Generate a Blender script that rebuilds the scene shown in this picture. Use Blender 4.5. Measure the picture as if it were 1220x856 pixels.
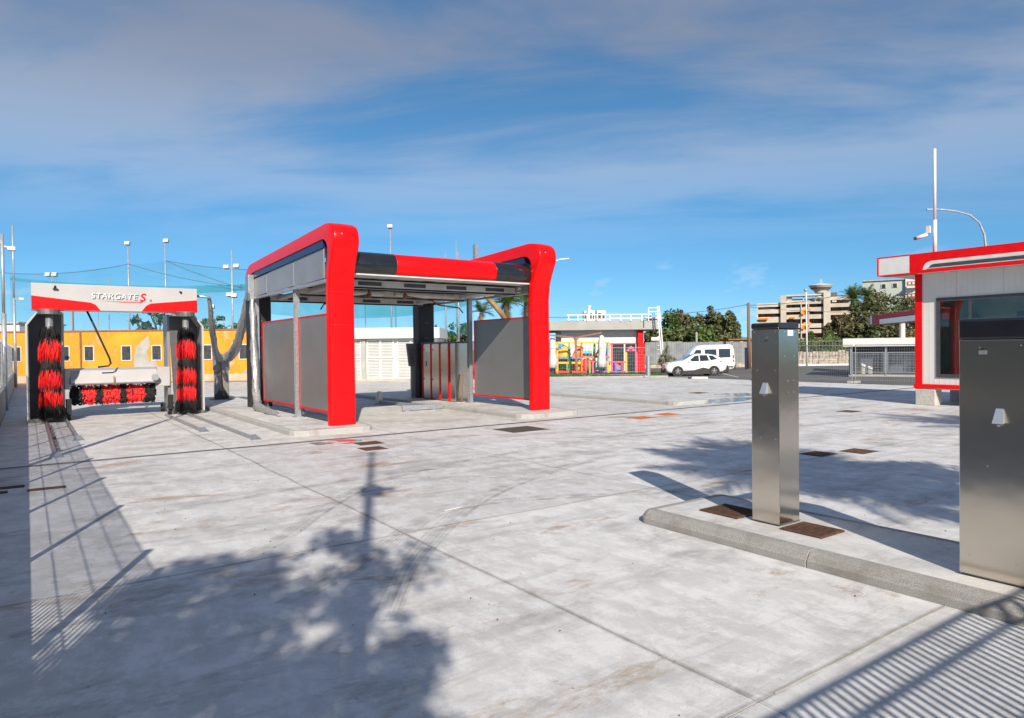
import bpy, math, random
import numpy as np
from mathutils import Matrix, Vector
random.seed(7); RNG = np.random.default_rng(7)
R = math.radians
scene = bpy.context.scene
for o in list(bpy.data.objects): bpy.data.objects.remove(o)

# ------------------------------------------------------------------ camera
# site frame: X across the wash lanes, Y along them; the camera stands at the origin, turned by A
A = R(35.4); CAMH = 1.9; F = 813.0
PITCH = math.atan(12.0 / F); ROLL = 0.0111
cam_d = bpy.data.cameras.new('camera'); cam = bpy.data.objects.new('camera', cam_d)
scene.collection.objects.link(cam); scene.camera = cam
cam_d.sensor_width = 36.0; cam_d.lens = F / 1220.0 * 36.0; cam_d.clip_start = 0.05; cam_d.clip_end = 6000
def yaw(p):                                        # camera-aligned metres (right, ahead, up) -> site frame
    c, s = math.cos(A), math.sin(A)
    return (p[0]*c + p[1]*s, -p[0]*s + p[1]*c, p[2])
_f = Vector((0, math.cos(PITCH), -math.sin(PITCH))); _u = Vector((0, math.sin(PITCH), math.cos(PITCH))); _r = Vector((1, 0, 0))
_right = _r*math.cos(ROLL) - _u*math.sin(ROLL); _up = _r*math.sin(ROLL) + _u*math.cos(ROLL)
ax = [Vector(yaw(v)) for v in (_right, _up, -_f)]
cam.matrix_world = Matrix(((ax[0].x, ax[1].x, ax[2].x, 0), (ax[0].y, ax[1].y, ax[2].y, 0), (ax[0].z, ax[1].z, ax[2].z, CAMH), (0, 0, 0, 1)))

# ------------------------------------------------------------------ sky, sun, exposure
SUN_EL = R(31.0); SUN_AZ = R(24.4)                 # shadows run towards SUN_AZ (clockwise from +Y)
world = bpy.data.worlds.new('World'); scene.world = world; world.use_nodes = True
def build_world():
    nt = world.node_tree; N = nt.nodes; L = nt.links; N.clear()
    out = N.new('ShaderNodeOutputWorld'); bg = N.new('ShaderNodeBackground'); bg.inputs[1].default_value = 0.104
    sky = N.new('ShaderNodeTexSky'); sky.sky_type = 'NISHITA'; sky.sun_disc = False
    sky.sun_elevation = SUN_EL; sky.sun_rotation = SUN_AZ + math.pi
    sky.air_density = 1.0; sky.dust_density = 0.25; sky.ozone_density = 3.0; sky.altitude = 0
    hs = N.new('ShaderNodeHueSaturation'); hs.inputs['Saturation'].default_value = 1.3; hs.inputs['Value'].default_value = 0.92
    hs.inputs['Hue'].default_value = 0.492
    L.new(sky.outputs[0], hs.inputs['Color'])
    tc = N.new('ShaderNodeTexCoord'); sep = N.new('ShaderNodeSeparateXYZ'); L.new(tc.outputs['Generated'], sep.inputs[0])
    def math_(op, a, b=None, clamp=False):
        n = N.new('ShaderNodeMath'); n.operation = op; n.use_clamp = clamp
        for i, x in enumerate((a, b)):
            if x is None: continue
            if isinstance(x, (int, float)): n.inputs[i].default_value = x
            else: L.new(x, n.inputs[i])
        return n.outputs[0]
    lift = N.new('ShaderNodeCombineXYZ'); L.new(sep.outputs[0], lift.inputs[0]); L.new(sep.outputs[1], lift.inputs[1]); L.new(math_('ADD', math_('MULTIPLY', math_('MAXIMUM', sep.outputs[2], 0.0), 1.05), 0.095), lift.inputs[2])
    L.new(lift.outputs[0], sky.inputs[0])          # clear dry air: no pale band along the horizon
    zc = math_('MAXIMUM', sep.outputs[2], 0.02)
    zz = math_('ADD', zc, 0.05)
    px = math_('DIVIDE', sep.outputs[0], zz); py = math_('DIVIDE', sep.outputs[1], zz)
    comb = N.new('ShaderNodeCombineXYZ'); L.new(px, comb.inputs[0]); L.new(py, comb.inputs[1])
    mp0 = N.new('ShaderNodeMapping'); mp0.inputs['Rotation'].default_value = (0, 0, R(44)); L.new(comb.outputs[0], mp0.inputs[0])
    mp = N.new('ShaderNodeMapping'); mp.inputs['Scale'].default_value = (0.5, 1.0, 1); mp.inputs['Location'].default_value = (2.3, .6, 0)
    L.new(mp0.outputs[0], mp.inputs[0])
    n1 = N.new('ShaderNodeTexNoise'); n1.inputs['Scale'].default_value = 1.15; n1.inputs['Detail'].default_value = 8; n1.inputs['Roughness'].default_value = 0.56; n1.inputs['Distortion'].default_value = 0.35
    L.new(mp.outputs[0], n1.inputs[0])
    r1 = N.new('ShaderNodeMapRange'); r1.inputs[1].default_value = 0.30; r1.inputs[2].default_value = 0.60; r1.interpolation_type = 'SMOOTHSTEP'; L.new(n1.outputs[0], r1.inputs[0])
    # the veil of thin cloud lies high over the site and thins out towards the horizon
    hi = N.new('ShaderNodeMapRange'); hi.inputs[1].default_value = 0.10; hi.inputs[2].default_value = 0.42; hi.interpolation_type = 'SMOOTHSTEP'; L.new(sep.outputs[2], hi.inputs[0])
    veil = math_('MULTIPLY', math_('ADD', math_('MULTIPLY', r1.outputs[0], 0.85), 0.15), hi.outputs[0], True)
    n2 = N.new('ShaderNodeTexNoise'); n2.inputs['Scale'].default_value = 2.2; n2.inputs['Detail'].default_value = 8; n2.inputs['Roughness'].default_value = 0.6
    mp2 = N.new('ShaderNodeMapping'); mp2.inputs['Scale'].default_value = (3.2, 3.2, 9.0); mp2.inputs['Location'].default_value = (3.1, 1.7, 0.4); L.new(tc.outputs['Generated'], mp2.inputs[0]); L.new(mp2.outputs[0], n2.inputs[0])
    r2 = N.new('ShaderNodeMapRange'); r2.inputs[1].default_value = 0.56; r2.inputs[2].default_value = 0.70; L.new(n2.outputs[0], r2.inputs[0])
    low = N.new('ShaderNodeMapRange'); low.inputs[1].default_value = 0.16; low.inputs[2].default_value = 0.05; L.new(sep.outputs[2], low.inputs[0])
    puff = math_('MULTIPLY', math_('MULTIPLY', r2.outputs[0], low.outputs[0]), 0.65, True)
    cl = math_('MAXIMUM', veil, puff)
    mixc = N.new('ShaderNodeMix'); mixc.data_type = 'RGBA'
    cc = N.new('ShaderNodeMix'); cc.data_type = 'RGBA'; cc.inputs[6].default_value = (5.6, 6.0, 6.7, 1); cc.inputs[7].default_value = (1.62, 1.95, 2.75, 1); L.new(hi.outputs[0], cc.inputs[0])
    L.new(cl, mixc.inputs[0]); L.new(hs.outputs[0], mixc.inputs[6]); L.new(cc.outputs[2], mixc.inputs[7])
    L.new(mixc.outputs[2], bg.inputs[0]); L.new(bg.outputs[0], out.inputs[0])
build_world()
sun_d = bpy.data.lights.new('sun', 'SUN'); sun_d.energy = 4.5; sun_d.angle = R(0.55); sun_d.color = (1.0, 0.90, 0.77)
sun = bpy.data.objects.new('sun', sun_d); scene.collection.objects.link(sun)
SDIR = Vector((math.sin(SUN_AZ)*math.cos(SUN_EL), math.cos(SUN_AZ)*math.cos(SUN_EL), -math.sin(SUN_EL)))
sun.rotation_euler = SDIR.to_track_quat('-Z', 'Y').to_euler(); sun.location = (-10, -25, 20)
scene.view_settings.view_transform = 'Standard'; scene.view_settings.look = 'None'
scene.view_settings.gamma = 1; scene.view_settings.exposure = 0.54

# ------------------------------------------------------------------ helpers
C = scene.collection
INV = {}
def tag(o, label=None, cat=None, group=None, kind=None):
    if label: o['label'] = label
    if cat: o['category'] = cat
    if group: o['group'] = group
    if kind: o['kind'] = kind
    return o
def thing(name, label, cat, loc=(0, 0, 0), rz=0.0, group=None, far=False):
    """Empty at the thing's base; far=True: loc is camera-aligned and the thing is turned square to the view"""
    o = bpy.data.objects.new(name, None); o.empty_display_size = 0.3; C.objects.link(o)
    if far: loc = yaw(loc); rz = rz - A
    o.location = loc; o.rotation_euler = (0, 0, rz)
    tag(o, label, cat, group)
    INV[o.name] = (Matrix.Translation(Vector(loc)) @ Matrix.Rotation(rz, 4, 'Z')).inverted()
    return o
def inv_of(p):
    while p.parent: p = p.parent
    return INV.get(p.name)
def link(name, me, mat, parent=None, smooth=False, bevel=0, seg=2, ang=35):
    if mat is not None:
        for m in (mat if isinstance(mat, (list, tuple)) else [mat]): me.materials.append(M[m] if isinstance(m, str) else m)
    o = bpy.data.objects.new(name, me); C.objects.link(o)
    if parent: o.parent = parent
    if smooth: me.polygons.foreach_set('use_smooth', [True]*len(me.polygons))
    if bevel:
        b = o.modifiers.new('bevel', 'BEVEL'); b.width = bevel; b.segments = seg; b.limit_method = 'ANGLE'; b.angle_limit = R(ang)
    return o
class MB:
    """collects shapes; build() links them as ONE mesh. frame: 'site' world coordinates, 'cam' camera-aligned metres, 'loc' the parent's own"""
    def __init__(s): s.v = []; s.f = []; s.mi = []
    def add(s, v, f, mi=0):
        n = len(s.v); s.v += [tuple(p) for p in v]; s.f += [tuple(i+n for i in q) for q in f]; s.mi += [mi]*len(f); return s
    def box(s, a, b, mi=0):
        x0, x1 = sorted((a[0], b[0])); y0, y1 = sorted((a[1], b[1])); z0, z1 = sorted((a[2], b[2]))
        return s.add([(x0,y0,z0),(x1,y0,z0),(x1,y1,z0),(x0,y1,z0),(x0,y0,z1),(x1,y0,z1),(x1,y1,z1),(x0,y1,z1)],
                     [(0,3,2,1),(4,5,6,7),(0,1,5,4),(1,2,6,5),(2,3,7,6),(3,0,4,7)], mi)
    def bar(s, p, q, w, h=None, mi=0):              # square bar from p to q
        p, q = Vector(p), Vector(q); d = (q-p).normalized(); h = h or w
        up = Vector((0,0,1)) if abs(d.z) < .95 else Vector((0,1,0))
        a = d.cross(up).normalized()*w/2; b = a.cross(d).normalized()*h/2
        vs = [e+i+j for e in (p, q) for i, j in ((-a,-b),(a,-b),(a,b),(-a,b))]
        return s.add(vs, [(0,1,2,3),(7,6,5,4),(0,4,5,1),(1,5,6,2),(2,6,7,3),(3,7,4,0)], mi)
    def tube(s, pts, r, n=8, mi=0, cap=True):       # round tube through points; r a number or a list
        pts = [Vector(p) for p in pts]; rr = r if isinstance(r, (list, tuple)) else [r]*len(pts); rings = []
        prev = None
        for i, p in enumerate(pts):
            d = (pts[min(i+1, len(pts)-1)] - pts[max(i-1, 0)]).normalized()
            ref = prev if prev is not None and abs(prev.dot(d)) < .98 else (Vector((0,0,1)) if abs(d.z) < .9 else Vector((1,0,0)))
            a = (ref - d*ref.dot(d)).normalized(); b = d.cross(a); prev = a
            rings.append([p + (a*math.cos(2*math.pi*k/n) + b*math.sin(2*math.pi*k/n))*rr[i] for k in range(n)])
        vs = [v for g in rings for v in g]; fs = []
        for i in range(len(pts)-1):
            for k in range(n): k2 = (k+1) % n; fs.append((i*n+k, i*n+k2, (i+1)*n+k2, (i+1)*n+k))
        if cap: fs += [tuple(range(n-1, -1, -1)), tuple(range((len(pts)-1)*n, len(pts)*n))]
        return s.add(vs, fs, mi)
    def prism(s, poly, axis, a, b, mi=0):           # polygon in the other two axes, extruded along axis from a to b
        def P(p, t): return {'x': (t, p[0], p[1]), 'y': (p[0], t, p[1]), 'z': (p[0], p[1], t)}[axis]
        n = len(poly); vs = [P(p, a) for p in poly] + [P(p, b) for p in poly]
        fs = [tuple(range(n-1, -1, -1)), tuple(range(n, 2*n))] + [(i, (i+1) % n, (i+1) % n+n, i+n) for i in range(n)]
        return s.add(vs, fs, mi)
    def lathe(s, prof, c, n=16, mi=0):              # (r, z) profile about a vertical axis at c
        vs = [(c[0]+r*math.cos(2*math.pi*k/n), c[1]+r*math.sin(2*math.pi*k/n), c[2]+z) for r, z in prof for k in range(n)]
        fs = [(i*n+k, i*n+(k+1) % n, (i+1)*n+(k+1) % n, (i+1)*n+k) for i in range(len(prof)-1) for k in range(n)]
        fs += [tuple(range(n-1, -1, -1)), tuple(range((len(prof)-1)*n, len(prof)*n))]
        return s.add(vs, fs, mi)
    def build(s, name, mat, parent=None, frame='site', smooth=False, bevel=0, seg=2, ang=35):
        vs = s.v
        if frame == 'cam': vs = [yaw(p) for p in vs]
        if parent is not None and frame != 'loc':
            iv = inv_of(parent)
            if iv is not None: vs = [tuple(iv @ Vector(p)) for p in vs]
        me = bpy.data.meshes.new(name); me.from_pydata([tuple(p) for p in vs], [], s.f)
        import bmesh
        bm = bmesh.new(); bm.from_mesh(me); bmesh.ops.recalc_face_normals(bm, faces=bm.faces); bm.to_mesh(me); bm.free()
        if any(s.mi): me.polygons.foreach_set('material_index', s.mi)
        o = link(name, me, mat, parent, smooth, bevel, seg, ang)
        return o
def B(a, b, name, mat, parent=None, frame='site', bevel=0, **k): return MB().box(a, b).build(name, mat, parent, frame, bevel=bevel, **k)
def dup_tree(root, loc, rz=None, label=None, scale=None):
    r = root.copy(); C.objects.link(r); r.location = loc
    if rz is not None: r.rotation_euler = (0, 0, rz)
    if scale: r.scale = (scale,)*3
    if label: r['label'] = label
    for ch in list(root.children):
        c = ch.copy(); C.objects.link(c); c.parent = r
        for g in ch.children: d = g.copy(); C.objects.link(d); d.parent = c
    return r
def hor(px): return 416.0 - 0.0111*(px - 610)
def cx(px, Y): return (px - 610.0)/F*Y
def cz(px, py, Y): return CAMH + (hor(px) - py)/F*Y
def cp(px, py, Y): return (cx(px, Y), Y, cz(px, py, Y))

# ------------------------------------------------------------------ materials
M = {}
def nodes(name):
    m = bpy.data.materials.new(name); m.use_nodes = True; M[name] = m
    nt = m.node_tree; return m, nt, nt.nodes, nt.links, nt.nodes['Principled BSDF']
def mat(name, col, rough=0.6, metal=0.0, var=0.12, scale=6.0, bump=0.0, bscale=60.0, col2=None, spec=None, coat=0.0, stretch=None, dirt=None, dscale=1.2, dlo=.55, dhi=.75, coords='Object', trans=0.0, rvar=0.0, island=0.0):
    m, nt, N, L, P = nodes(name)
    tc = N.new('ShaderNodeTexCoord'); src = N.new('ShaderNodeNewGeometry').outputs['Position'] if coords == 'World' else tc.outputs[coords]
    if stretch:
        mp = N.new('ShaderNodeMapping'); mp.inputs['Scale'].default_value = stretch; L.new(src, mp.inputs[0]); srcs = mp.outputs[0]
    else: srcs = src
    n = N.new('ShaderNodeTexNoise'); n.inputs['Scale'].default_value = scale; n.inputs['Detail'].default_value = 5; L.new(srcs, n.inputs[0])
    mx = N.new('ShaderNodeMix'); mx.data_type = 'RGBA'
    c2 = col2 or tuple(c*(1-2*var) for c in col); c1 = col if col2 else tuple(min(1, c*(1+var*.6)) for c in col)
    mx.inputs[6].default_value = (*c1, 1); mx.inputs[7].default_value = (*c2, 1)
    rg = N.new('ShaderNodeMapRange'); rg.inputs[1].default_value = .33; rg.inputs[2].default_value = .67; L.new(n.outputs[0], rg.inputs[0]); L.new(rg.outputs[0], mx.inputs[0])
    res = mx.outputs[2]
    if dirt:
        n2 = N.new('ShaderNodeTexNoise'); n2.inputs['Scale'].default_value = dscale; n2.inputs['Detail'].default_value = 9; n2.inputs['Roughness'].default_value = .65; L.new(src, n2.inputs[0])
        r2 = N.new('ShaderNodeMapRange'); r2.inputs[1].default_value = dlo; r2.inputs[2].default_value = dhi; L.new(n2.outputs[0], r2.inputs[0])
        m2 = N.new('ShaderNodeMix'); m2.data_type = 'RGBA'; m2.inputs[7].default_value = (*dirt, 1); L.new(r2.outputs[0], m2.inputs[0]); L.new(res, m2.inputs[6]); res = m2.outputs[2]
    if island:
        gi = N.new('ShaderNodeNewGeometry'); h = N.new('ShaderNodeHueSaturation')
        mr = N.new('ShaderNodeMapRange'); mr.inputs[3].default_value = 1-island; mr.inputs[4].default_value = 1+island; L.new(gi.outputs['Random Per Island'], mr.inputs[0])
        L.new(mr.outputs[0], h.inputs['Value'])
        mh = N.new('ShaderNodeMapRange'); mh.inputs[3].default_value = .5-island*.07; mh.inputs[4].default_value = .5+island*.05; L.new(gi.outputs['Random Per Island'], mh.inputs[0]); L.new(mh.outputs[0], h.inputs['Hue'])
        L.new(res, h.inputs['Color']); res = h.outputs[0]
    L.new(res, P.inputs['Base Color'])
    P.inputs['Roughness'].default_value = rough; P.inputs['Metallic'].default_value = metal
    if rvar:
        rr = N.new('ShaderNodeMapRange'); rr.inputs[3].default_value = max(.02, rough-rvar); rr.inputs[4].default_value = min(1, rough+rvar); L.new(n.outputs[0], rr.inputs[0]); L.new(rr.outputs[0], P.inputs['Roughness'])
    if spec is not None: P.inputs['Specular IOR Level'].default_value = spec
    if coat: P.inputs['Coat Weight'].default_value = coat; P.inputs['Coat Roughness'].default_value = .06
    if bump:
        nb = N.new('ShaderNodeTexNoise'); nb.inputs['Scale'].default_value = bscale; nb.inputs['Detail'].default_value = 4; L.new(srcs, nb.inputs[0])
        b = N.new('ShaderNodeBump'); b.inputs['Strength'].default_value = bump; b.inputs['Distance'].default_value = .02; L.new(nb.outputs[0], b.inputs['Height']); L.new(b.outputs[0], P.inputs['Normal'])
    if trans:
        tr = N.new('ShaderNodeBsdfTranslucent'); ms = N.new('ShaderNodeMixShader'); ms.inputs[0].default_value = trans
        L.new(res, tr.inputs[0]); L.new(P.outputs[0], ms.inputs[1]); L.new(tr.outputs[0], ms.inputs[2]); L.new(ms.outputs[0], N['Material Output'].inputs[0])
    return m
mat('red', (.76,.003,.005), .3, var=.05, scale=2.5, coat=.1, bump=.02, bscale=3, spec=.22, dirt=(.52,.012,.014), dscale=1.6, dlo=.58, dhi=.85)
mat('red_flat', (.74,.005,.007), .45, spec=.2, var=.06)
mat('blue_trim', (.012,.022,.085), .3, var=.1)
mat('black_gloss', (.012,.013,.017), .22, var=.1, coat=.5)
mat('black', (.018,.018,.02), .55, var=.15)
mat('rubber', (.014,.014,.014), .8, var=.2)
mat('panel_grey', (.30,.30,.31), .42, .35, var=.05, scale=1.4, rvar=.1)
mat('panel_light', (.28,.275,.28), .4, .2, var=.06, scale=1.1, rvar=.12)
mat('sheet_grey', (.235,.235,.235), .36, .4, var=.03, scale=1.2, rvar=.05)
mat('galv', (.50,.52,.54), .42, .75, var=.14, scale=25, dirt=(.36,.37,.37), dscale=9)
mat('gantry_grey', (.45,.44,.44), .38, var=.03, scale=2, dirt=(.45,.43,.41), dlo=.6, dhi=.85)
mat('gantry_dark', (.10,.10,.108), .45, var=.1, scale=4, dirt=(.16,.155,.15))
mat('white_paint', (.66,.66,.64), .5, var=.04, scale=3, dirt=(.55,.53,.49), dlo=.58, dhi=.82)
mat('cabin_wall', (.66,.645,.61), .5, var=.03, scale=.8, dirt=(.55,.53,.49), dlo=.55, dhi=.85)
mat('soffit', (.56,.56,.54), .55, var=.06, scale=3, dirt=(.34,.31,.26), dlo=.55, dhi=.8)
mat('steel_dark', (.17,.17,.17), .5, .4, var=.2)
mat('frame_dark', (.06,.063,.07), .4, var=.1)
mat('kerb', (.40,.395,.38), .85, var=.28, scale=160, bump=.5, bscale=220, dirt=(.20,.185,.165), dscale=2.2, dlo=.5, dhi=.75, coords='World')
mat('kerb_pale', (.42,.42,.40), .85, var=.12, scale=60, bump=.3, bscale=150, dirt=(.27,.25,.22), dscale=2.0, coords='World')
mat('rust', (.13,.055,.028), .9, var=.35, scale=18, bump=.4, bscale=120, col2=(.045,.03,.022))
mat('rust_bright', (.52,.15,.02), .85, var=.2, scale=14, col2=(.32,.09,.02))
mat('lid_dark', (.085,.07,.055), .85, var=.3, scale=50, bump=.5, bscale=120)
mat('block', (.50,.48,.43), .9, var=.12, scale=20, bump=.3, bscale=80, dirt=(.35,.32,.27))
mat('yellow_wall', (.72,.305,.022), .85, var=.16, scale=.5, dirt=(.60,.45,.27), dscale=.5, dlo=.54, dhi=.68, bump=.2, bscale=30)
mat('plinth', (.55,.42,.30), .9, var=.15, scale=1)
mat('window_dark', (.035,.038,.04), .25, var=.3, scale=4)
mat('white_trim', (.58,.57,.54), .6, var=.06)
mat('shutter', (.66,.66,.63), .55, var=.04, scale=2, dirt=(.60,.58,.53), dlo=.6, dhi=.85)
mat('louvre', (.52,.52,.50), .6, var=.04, scale=2)
mat('beige', (.54,.485,.40), .85, var=.10, scale=.25, dirt=(.33,.28,.21), dscale=.3)
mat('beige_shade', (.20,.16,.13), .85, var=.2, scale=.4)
mat('brick_red', (.30,.09,.05), .85, var=.2, scale=.6)
mat('awning', (.72,.22,.02), .8, var=.12, scale=.8)
mat('pale_green_wall', (.40,.44,.40), .85, var=.05, scale=.3, dirt=(.33,.35,.31))
mat('tower', (.62,.60,.57), .7, var=.06)
mat('concrete_old', (.40,.39,.36), .9, var=.1, scale=1.5, dirt=(.26,.24,.20), bump=.2)
mat('fascia_grey', (.36,.36,.345), .75, var=.06, scale=.6, dirt=(.27,.265,.25))
mat('stone_wall', (.46,.40,.32), .95, var=.25, scale=3, bump=.6, bscale=12)
mat('fence_sheet', (.34,.36,.37), .55, .3, var=.12, scale=1.5)
mat('pole_grey', (.46,.47,.48), .5, .5, var=.1, scale=5)
mat('wood', (.22,.125,.06), .8, var=.2, scale=8, stretch=(6,6,1))
mat('leaf', (.12,.19,.045), .6, var=.3, scale=.5, trans=.3, island=.5)
mat('leaf_olive', (.17,.19,.07), .6, var=.3, scale=.5, trans=.3, island=.5)
mat('leaf_dark', (.075,.11,.035), .55, var=.35, scale=.4, col2=(.13,.11,.045), trans=.22, island=.6)
mat('leaf_autumn', (.18,.15,.065), .6, var=.3, scale=.5, trans=.28, island=.55)
mat('palm_leaf', (.12,.19,.04), .5, var=.25, scale=2, trans=.25, island=.4)
mat('palm_dead', (.28,.18,.07), .8, var=.25, scale=2)
mat('bark', (.13,.095,.065), .95, var=.3, scale=6, bump=.5, bscale=20)
mat('hedge_leaf', (.13,.20,.055), .6, var=.3, scale=1, trans=.25, island=.5)
mat('grass', (.06,.12,.02), .8, var=.3, scale=3, island=.4)
mat('car_white', (.80,.80,.80), .25, var=.01, coat=.8)
mat('car_plastic', (.025,.025,.027), .6, var=.1)
mat('car_glass', (.02,.03,.033), .05, var=.1, coat=.5)
mat('tail_red', (.55,.01,.01), .2, var=.05)
mat('rim', (.10,.10,.105), .35, .7, var=.1)
for n_, c_ in dict(toy_yellow=(.85,.48,.02), toy_red=(.75,.04,.02), toy_blue=(.06,.30,.62), toy_green=(.12,.5,.06), toy_orange=(.85,.2,.02), toy_violet=(.28,.1,.5), toy_pink=(.8,.1,.22), toy_cyan=(.15,.55,.72)).items(): mat(n_, c_, .45, var=.08)
mat('canvas', (.66,.65,.61), .9, var=.08, scale=5)
mat('hood_steel', (.78,.78,.78), .3, .8, var=.03)
mat('rust_pole', (.30,.12,.06), .7, var=.15)
mat('maroon', (.45,.02,.04), .45, var=.08)
mat('sleeve', (.42,.42,.42), .32, .35, var=.18, scale=18, bump=.35, bscale=45)
mat('bristle_black', (.012,.012,.012), .85, var=.3, scale=30)
mat('bristle_red', (.78,.010,.008), .75, var=.08, scale=30, island=.12)
mat('asphalt', (.115,.113,.11), .9, var=.15, scale=30, bump=.3, bscale=90, dirt=(.17,.165,.155), dscale=.25, dlo=.45, dhi=.8, coords='World')
mat('line_paint', (.6,.6,.58), .7, var=.12, scale=8)
mat('soil', (.20,.17,.12), .95, var=.2, scale=.4, dirt=(.09,.11,.045), dscale=.06, dlo=.42, dhi=.6, coords='World')
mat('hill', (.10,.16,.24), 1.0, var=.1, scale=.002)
mat('brass', (.42,.29,.11), .35, .6, var=.1)
mat('brown_pipe', (.12,.085,.06), .45, .3, var=.15)
mat('sticker', (.72,.74,.76), .4, var=.05)
mat('joint_fill', (.13,.12,.11), .95, var=.2, scale=10, coords='World')
mat('interior', (.55,.56,.50), .8, var=.1, scale=2)
mat('text_white', (.78,.78,.78), .4, var=.02)
mat('text_dark', (.10,.10,.11), .4, var=.05)

def steel_mat(name, tint):
    m, nt, N, L, P = nodes(name)                   # brushed stainless sheet: fine horizontal grain
    tc = N.new('ShaderNodeTexCoord'); mp = N.new('ShaderNodeMapping'); mp.inputs['Scale'].default_value = (3, 3, 420); L.new(tc.outputs['Object'], mp.inputs[0])
    n = N.new('ShaderNodeTexNoise'); n.inputs['Scale'].default_value = 1.5; n.inputs['Detail'].default_value = 3; L.new(mp.outputs[0], n.inputs[0])
    r = N.new('ShaderNodeMapRange'); r.inputs[3].default_value = .15; r.inputs[4].default_value = .24; L.new(n.outputs[0], r.inputs[0]); L.new(r.outputs[0], P.inputs['Roughness'])
    b = N.new('ShaderNodeBump'); b.inputs['Strength'].default_value = .02; b.inputs['Distance'].default_value = .002; L.new(n.outputs[0], b.inputs['Height']); 
    n3 = N.new('ShaderNodeTexNoise'); n3.inputs['Scale'].default_value = 3.0; n3.inputs['Detail'].default_value = 2; L.new(tc.outputs['Object'], n3.inputs[0])
    b2 = N.new('ShaderNodeBump'); b2.inputs['Strength'].default_value = .05; b2.inputs['Distance'].default_value = .05; L.new(n3.outputs[0], b2.inputs['Height']); L.new(b.outputs[0], b2.inputs['Normal']); L.new(b2.outputs[0], P.inputs['Normal'])
    mx = N.new('ShaderNodeMix'); mx.data_type = 'RGBA'; mx.inputs[6].default_value = (*tint, 1); mx.inputs[7].default_value = tuple(c*.95 for c in tint) + (1,); L.new(n.outputs[0], mx.inputs[0]); L.new(mx.outputs[2], P.inputs['Base Color'])
    P.inputs['Metallic'].default_value = 1.0; P.inputs['Anisotropic'].default_value = .6
    return m
steel_mat('stainless', (.63, .575, .50))

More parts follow.
